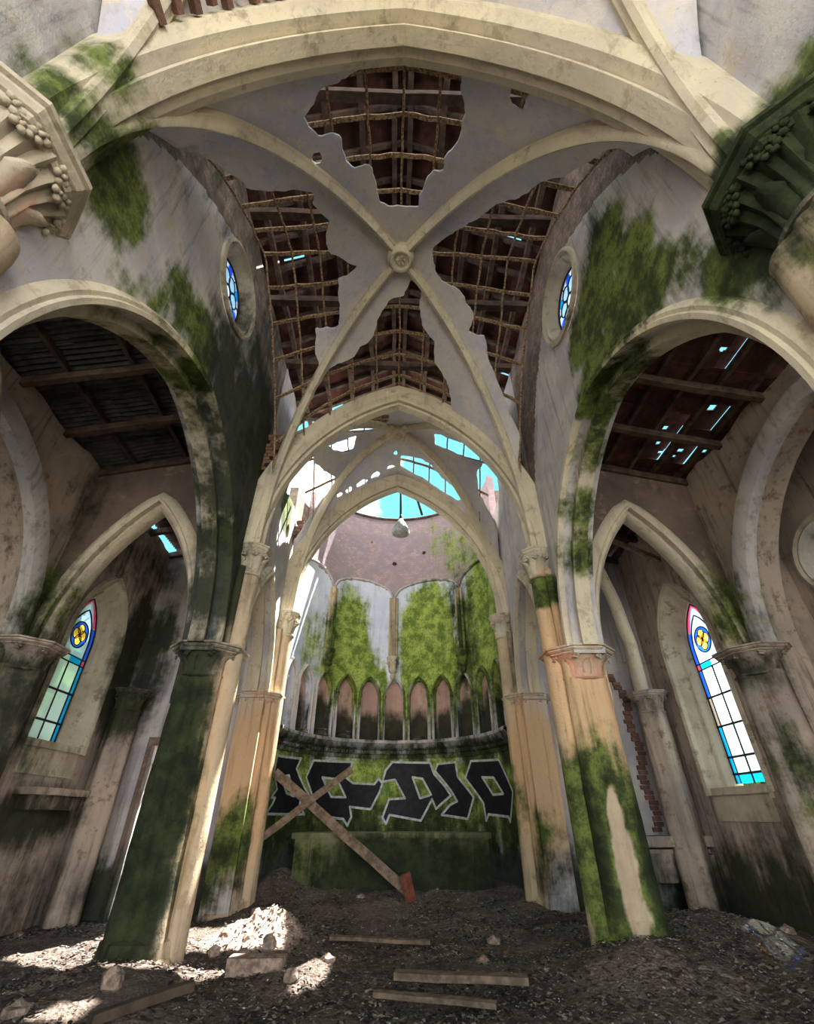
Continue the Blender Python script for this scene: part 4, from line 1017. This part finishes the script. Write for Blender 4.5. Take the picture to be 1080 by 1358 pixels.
# ================================================================ OUTSIDE
g = struct(MB().box((0, 0, -.6), (160, 160, .1)).build('ground', M_bounce_yard))
def tree(x, y, h, r, lab, seed):
    t = thing('tree', lab, 'tree', (x, y, -.5)); MB().tube([(0, 0, 0), (.1, 0, h*.5), (0, .1, h*.8)], [.25, .18, .08], 8).build('trunk', M_bark, t, 180)
    R = np.random.RandomState(seed); N = 2600; d = R.normal(size=(N, 3)); d /= np.linalg.norm(d, axis=1)[:, None]; d *= (R.rand(N)**.4)[:, None]
    c = d*np.array([r, r, h*.38])+np.array([0, 0, h*.62]); a = R.normal(size=(N, 3))*.16; b = R.normal(size=(N, 3))*.16
    V = np.stack([c-a-b, c+a-b, c+a+b, c-a+b], 1).reshape(-1, 3); o = mk('foliage', V, np.arange(4*N).reshape(-1, 4), M_leaf, t); o['kind'] = 'stuff'
tree(-10.5, 10.5, 9.5, 2.6, 'leafy tree seen through the left stained glass window and roof gap', 1)
tree(-10, 16, 7, 2.4, 'leafy tree seen through the narrow left doorway', 2)
tree(14, 20, 5, 2.4, 'shrubby tree outside beyond the right window', 3)
h = thing('house', 'yellow gabled house seen through the right stained glass window', 'house', (15, 13.5, 0))
MB().add([(-3, -3, -.6), (3, -3, -.6), (3, 3, -.6), (-3, 3, -.6), (-3, -3, 3.4), (3, -3, 3.4), (3, 3, 3.4), (-3, 3, 3.4), (-3, 0, 5.6), (3, 0, 5.6)],
    [(0, 3, 2, 1), (0, 1, 5, 4), (3, 7, 6, 2), (0, 4, 8, 7, 3), (1, 2, 6, 9, 5)]).build('house_wall', M_house, h)
MB().add([(-3.3, -3.4, 3.2), (3.3, -3.4, 3.2), (3.3, 0, 5.75), (-3.3, 0, 5.75), (-3.3, 3.4, 3.2), (3.3, 3.4, 3.2)]+[(-3.3, -3.4, 3.35), (3.3, -3.4, 3.35), (3.3, 0, 5.9), (-3.3, 0, 5.9), (-3.3, 3.4, 3.35), (3.3, 3.4, 3.35)],
    [(0, 1, 2, 3), (3, 2, 5, 4), (6, 9, 8, 7), (9, 10, 11, 8), (0, 6, 7, 1), (4, 5, 11, 10), (0, 3, 9, 6), (3, 4, 10, 9)]).build('house_roof', M_hroof, h)

# ================================================================ STAINS AND PAINTED SHADE
S = lambda px, py, ax, v: tuple(at(px, py, ax, v))
MOSS, GRIME_SHADE, WARM, BRICK = 0, 1, 2, 3
# left nave wall: dark green funnel below the arcade kink
for (px, py, r, a, c) in ((300,500,.8,.75,GRIME_SHADE),(320,560,.8,.8,GRIME_SHADE),(310,640,.7,.75,GRIME_SHADE),(300,720,.6,.7,GRIME_SHADE),(275,540,.5,.6,GRIME_SHADE),(325,600,.6,.5,MOSS),(310,700,.5,.5,MOSS),(340,490,.7,.7,GRIME_SHADE),(290,430,.4,.6,GRIME_SHADE),
                       (270,450,.4,.7,MOSS),(245,410,.45,.6,MOSS),(260,490,.35,.7,MOSS),(150,235,.5,.7,MOSS),(130,210,.35,.5,GRIME_SHADE),(210,400,.35,.45,MOSS),(360,450,.8,.6,GRIME_SHADE),(350,520,.8,.6,GRIME_SHADE),(330,430,.5,.6,GRIME_SHADE)):
    blob(S(px, py, 'x', -XN), r, c, a)
# right nave wall
for (px, py, r, a, c) in ((800,340,.45,.8,MOSS),(840,340,.4,.7,MOSS),(790,400,.5,.85,MOSS),(830,400,.5,.85,MOSS),(770,450,.4,.8,MOSS),(790,480,.4,.8,MOSS),(870,370,.35,.7,MOSS),(900,350,.3,.6,MOSS),(780,520,.3,.8,MOSS),(850,420,.35,.5,GRIME_SHADE),
                       (780,350,.3,.5,GRIME_SHADE),(760,420,.3,.5,GRIME_SHADE),(1000,340,.4,.6,MOSS),(960,350,.3,.6,MOSS),(1000,290,.35,.5,GRIME_SHADE),(790,300,.4,.55,GRIME_SHADE),(920,370,.3,.5,GRIME_SHADE),(820,470,.3,.5,GRIME_SHADE)):
    blob(S(px, py, 'x', XN), r, c, a)
for px, py in ((690,620),(685,600),(700,660)): blob(S(px, py, 'x', XN), .35, MOSS, .5)
for px, py in ((385,650),(380,680),(395,640)): blob(S(px, py, 'x', -XN), .45, MOSS, .8)
# columns: feet and shafts
xl = 2.97
blob((-xl-.1, Y1-.35, 1.0), (.42, .3, 1.4), GRIME_SHADE, .95); blob((-xl-.05, Y1-.4, 2.6), (.3, .35, 1.3), GRIME_SHADE, .95); blob((-xl-.05, Y1-.3, 4.2), (.35, .3, 1.3), GRIME_SHADE, .9)
blob((-xl, Y1-.4, 1.6), (.35, .4, 1.6), MOSS, .6); blob((-xl+.35, Y1-.1, 2.2), (.2, .6, 1.5), WARM, .6); blob((-xl, Y1-.3, 3.5), (.5, .4, .35), GRIME_SHADE, .7)
blob((xl-.2, Y1-.3, 1.2), (.5, .45, .95), MOSS, .85); blob((xl+.35, Y1-.1, 1.0), (.2, .4, .8), GRIME_SHADE, .9); blob((xl-.3, Y1-.35, .6), (.28, .3, 1.0), MOSS, .8); blob((xl-.05, Y1-.4, 1.4), (.15, .2, .6), GRIME_SHADE, .7); blob((xl-.35, Y1-.2, 1.3), (.15, .3, .6), GRIME_SHADE, .75)
blob((xl, Y1-.3, 2.6), (.6, .5, .9), WARM, .75); blob((xl-.35, Y1-.1, 3.6), (.25, .3, 1.2), WARM, .9); blob((xl-.35, Y1-.1, 4.75), (.3, .3, .22), MOSS, 1.0); blob((xl-.35, Y1-.15, 4.75), (.3, .3, .2), GRIME_SHADE, .5)
blob((xl, Y1-.1, 4.4), (.4, .3, 1.0), WARM, .35)
for s in (-1, 1):
    blob((s*2.9, Y2-.3, 2.2), (.5, .5, 1.2), WARM, .95); blob((s*2.9, Y2-.3, .7), (.5, .5, .45), GRIME_SHADE, .6); blob((s*2.95, Y2-.35, 1.2), (.25, .3, .6), MOSS, .6 if s > 0 else .9)
    blob((s*2.62, Y2-.1, 4.5), (.3, .3, .8), GRIME_SHADE, .55 if s > 0 else .2)
blob((-3.05, Y2-.3, .8), (.3, .4, .6), MOSS, .7)
for px, py in ((130, 110), (100, 150), (150, 170)): blob(S(px, py, 'y', Y0-.1), .32, MOSS, .55); blob(S(px, py, 'y', Y0-.1), .3, GRIME_SHADE, .4)
blob((2.75, Y0, 5.0), .55, GRIME_SHADE, .75); blob((2.7, Y0-.2, 5.4), .5, MOSS, .75); blob((3.1, Y0-.3, 4.4), .5, MOSS, .9); blob((3.0, Y0-.3, 4.9), .3, WARM, .6)
blob((-2.8, Y0-.2, 4.8), .2, WARM, .5)
blob(S(800, 80, 'y', Y0), .3, WARM, .3); blob(S(930, 130, 'y', Y0), .4, MOSS, .4)
# vault edges to bare brown render near the side walls
blob((-2.4, Y1-.4, 7.6), (.4, .5, .8), BRICK, .9)
# apse
for (th, z, r, rz, c, a) in ((-.55, 5.6, .5, 1.4, MOSS, .85), (-.5, 4.9, .7, .7, MOSS, .9), (.38, 5.8, .65, 1.5, MOSS, 1.0), (.45, 5.0, .8, .8, MOSS, .95), (1.1, 5.6, .6, 1.5, MOSS, .9), (.8, 6.4, .35, 1.3, GRIME_SHADE, .6), (.82, 5.2, .3, .9, GRIME_SHADE, .6),
                             (-.75, 6.0, .3, 1.3, GRIME_SHADE, .45), (-.95, 5.4, .3, 1., MOSS, .5), (-.02, 6.2, .2, 1., GRIME_SHADE, .4), (.8, 8.8, .8, 1.2, MOSS, .55), (.5, 9.3, .7, .9, MOSS, .45), (1.2, 8.0, .6, 1.6, MOSS, .6), (1.3, 9, .6, 1.2, GRIME_SHADE, .35)):
    x, y, z_ = cyl(th, z, RA); blob((x, y, z_), (r, .8, rz), c, a)
for k in range(-5, 6):
    x, y, z = cyl(k*.2583, 3.35, RA+.1)
    if k > -5: blob((x, y, z), (.3, .35, .5 if abs(k) < 3 else .75), GRIME_SHADE, .95 if k not in (-4,) else .75)
    x, y, z = cyl(k*.2583+.13, 4.2, RA-.05); blob((x, y, z), (.12, .3, .9), MOSS, .75 if k > -3 else .3)
for k in range(-6, 7):
    x, y, z = cyl(k*.24, 1.9, RA); blob((x, y, z), (.6, .6, 1.0), MOSS, .68); blob((x, y, z-.7), (.6, .6, .8), GRIME_SHADE, .66); blob((x, y, .4), (.6, .6, .7), GRIME_SHADE, .85); blob((x, y, 3.0), (.5, .5, .16), GRIME_SHADE, .6) 
def apse_brick(P):
    th = np.arctan2(P[:, 0], P[:, 1]-YA); zl = 7.3+.0*th
    for a0, a1 in ((-1.6, -.78), (-.78, -.02), (-.02, .8), (.8, 1.6)):
        u = np.clip((th-a0)/(a1-a0), 0, 1); zl = np.where((th >= a0) & (th < a1), 7.3+.5*np.sqrt(np.maximum(0, 1-(2*u-1)**2)), zl)
    return np.where((P[:, 2] > zl) & (P[:, 1] > YA-.3) & (np.hypot(P[:, 0], P[:, 1]-YA) > RA-.1), 1., 0.)
# altar, aisles
for y, z, r, a in ((5.1, 7.0, .6, .9), (5.9, 7.6, .7, .9), (6.6, 8.2, .7, .9), (5.9, 6.6, .6, .95), (6.6, 6.6, .7, 1.0), (6.9, 5.5, .6, 1.0), (7.1, 4.6, .5, 1.0), (6.2, 6.1, .5, 1.0), (7.1, 7.4, .6, .9), (5.3, 8.0, .5, .7)):
    blob((-2.85, y, z), r, GRIME_SHADE, a)
for px, py in ((270, 230), (300, 290), (240, 220)): blob(S(px, py, 'x', -XN), .4, GRIME_SHADE, .4)
for y, z in ((5.2, 6.1), (6.0, 5.6), (4.4, 6.3), (3.5, 6.2), (6.6, 5.1)): blob((3.0, y, z), .35, MOSS, .6); blob((3.1, y, z), .3, GRIME_SHADE, .5)
for y, z in ((3.4, 6.2), (2.6, 5.8), (4.2, 6.4)): blob((-3.0, y, z), .35, MOSS, .5)
blob(S(838, 1170, 'y', 7.02), (.13, .3, .75), 4, 1.0); blob(S(822, 1090, 'y', 7.02), (.06, .2, .3), 4, 1.0)
blob((2.95, Y0-.1, 5.3), .5, GRIME_SHADE, 1.0); blob((2.5, Y0+.1, 5.4), .45, GRIME_SHADE, .9); blob((3.0, Y0-.5, 4.6), .35, MOSS, 1.)
blob((-2.6, Y0+.1, 4.95), .2, WARM, .5)
blob((0, 11.4, .9), (2.2, .6, .35), MOSS, .45); blob((.5, 11.4, .55), (1.9, .5, .55), GRIME_SHADE, .85); blob((-1.6, 11.4, .8), (.4, .5, .5), MOSS, .5)
for s in (-1, 1):
    for y in (7.5, 8.5, 9.5, 10.5): blob((s*XO, y, .2), (.5, .8, .8), GRIME_SHADE, .8 if s > 0 else .55)
    for x in (3.5, 4.5, 5.5): blob((s*x, 10.7, .2), (.8, .5, .7), GRIME_SHADE, .75)  # wall-foot grime, also painting dark the recess under the shelf altar
    for y in (2, 3.2, 5.6, 6.4): blob((s*XO, y, 5.3), (.5, .6, .6), MOSS, .25)
    blob((s*5.75, 7.2, 4.4), (.5, .5, .8), MOSS, .5); blob((s*5.7, 7.2, 3.4), (.5, .5, .5), GRIME_SHADE, .6); blob((s*5.7, 7.2, 2.4), (.5, .5, 1.6), GRIME_SHADE, .8 if s < 0 else .45); blob((s*5.75, 7.15, 1.6), (.5, .5, 1.), MOSS, .45)
    blob((s*4.5, 7.3, 6.7), (2.0, .5, .6), GRIME_SHADE, .0)
    blob((s*7, 5, 3), (.5, 4, 3), GRIME_SHADE, .35 if s > 0 else .7)  # end walls darkened, dimness of the side arms painted in, deeper on the left
    for y in (7.6, 8.8, 10): blob((s*XO, y, 6.4), (.4, .8, .8), GRIME_SHADE, .3 if s > 0 else .55)  # upper outer walls toned down, aisle shade put into the colour
    for x in (4, 5.4): blob((s*x, 7.3, 7.0), (1.0, .3, .5), GRIME_SHADE, .3)
blob((-5.6, 10.3, 4.4), (.5, .5, 1.5), GRIME_SHADE, .9); blob((-5.6, 10.3, 3.3), (.4, .4, .5), GRIME_SHADE, .9); blob((-5.9, 9.2, 1.5), (.4, 1.0, .4), GRIME_SHADE, .8)
blob((5.45, 10.2, 3.6), (.4, .4, .5), GRIME_SHADE, .5); blob((5.9, 8.3, 1.2), (.5, 1.0, .6), GRIME_SHADE, .5); blob((-5.9, 8.2, 3.3), (.3, .5, 1.5), GRIME_SHADE, .6)
BL = np.array(BLOBS)
bpy.context.view_layer.update()
done = set()
for o in PAINT:
    me = o.data
    if me.name in done: continue
    done.add(me.name); n = len(me.vertices); co = np.empty(n*3, np.float32); me.vertices.foreach_get('co', co); P = co.reshape(-1, 3).astype(float)
    M = np.array(o.matrix_world); P = P @ M[:3, :3].T+M[:3, 3]
    st = np.zeros((n, 4), np.float32); lo = P.min(0)-3; hi = P.max(0)+3
    for b in BL:
        if (b[:3] < lo).any() or (b[:3] > hi).any(): continue
        q = (((P-b[:3])/(b[3:6]*1.5))**2).sum(1); v = b[7]*np.exp(-q**1.5)
        c = int(b[6])
        if c > 3: continue
        st[:, c] = np.maximum(st[:, c], v)
    if o.name.startswith('wall_apse'): st[:, 3] = np.maximum(st[:, 3], apse_brick(P)); st[:, 0] *= np.where(st[:, 3] > .5, .8, 1)
    nm = o.name.split('.')[0]
    if nm in ('rib', 'arch_ring', 'fillet', 'arch_moulding'): st[:, 3] = 0
    if nm in ('rib', 'arch_ring', 'fillet', 'engaged_shaft', 'capital', 'abacus', 'leaf', 'flower', 'side_shaft') and P[:, 1].mean() > 4 and P[:, 2].mean() > (4.6 if nm != 'engaged_shaft' else 0): st[:, 1] *= .4
    if nm in ('niche_arch', 'colonnette', 'colonnette_capital'): st[:, 1] *= .3; st[:, 0] *= .75
    if nm == 'wall_apse_backing': st[:, 0] *= .35
    for b in BL[BL[:, 6] == 4]:
        k = 1-b[7]*np.exp(-((((P-b[:3])/(b[3:6]*1.25))**2).sum(1)*(.3+1.4*fbm(P, 5.0, 3)))**2); st[:, 0] *= k; st[:, 1] *= k; st[:, 2] *= .3+.7*k
    if o.name in ('wall_left', 'wall_right'):
        bb = np.clip(np.abs(P[:, 1]-(Y0+Y1)/2)/((Y1-Y0)/2), 0, 1); up = (P[:, 2] > arch_z(bb*XU)-.05) & (P[:, 1] > Y0) & (P[:, 1] < Y1)
        st[:, 3] = np.where(up, 1, st[:, 3]); st[:, 0] = np.where(up, 0, st[:, 0]); st[:, 1] = np.where(up, np.maximum(st[:, 1], .42 if o.name == 'wall_left' else .2), st[:, 1])
    a = me.attributes.new('stain_shade', 'FLOAT_COLOR', 'POINT'); a.data.foreach_set('color', st.ravel())
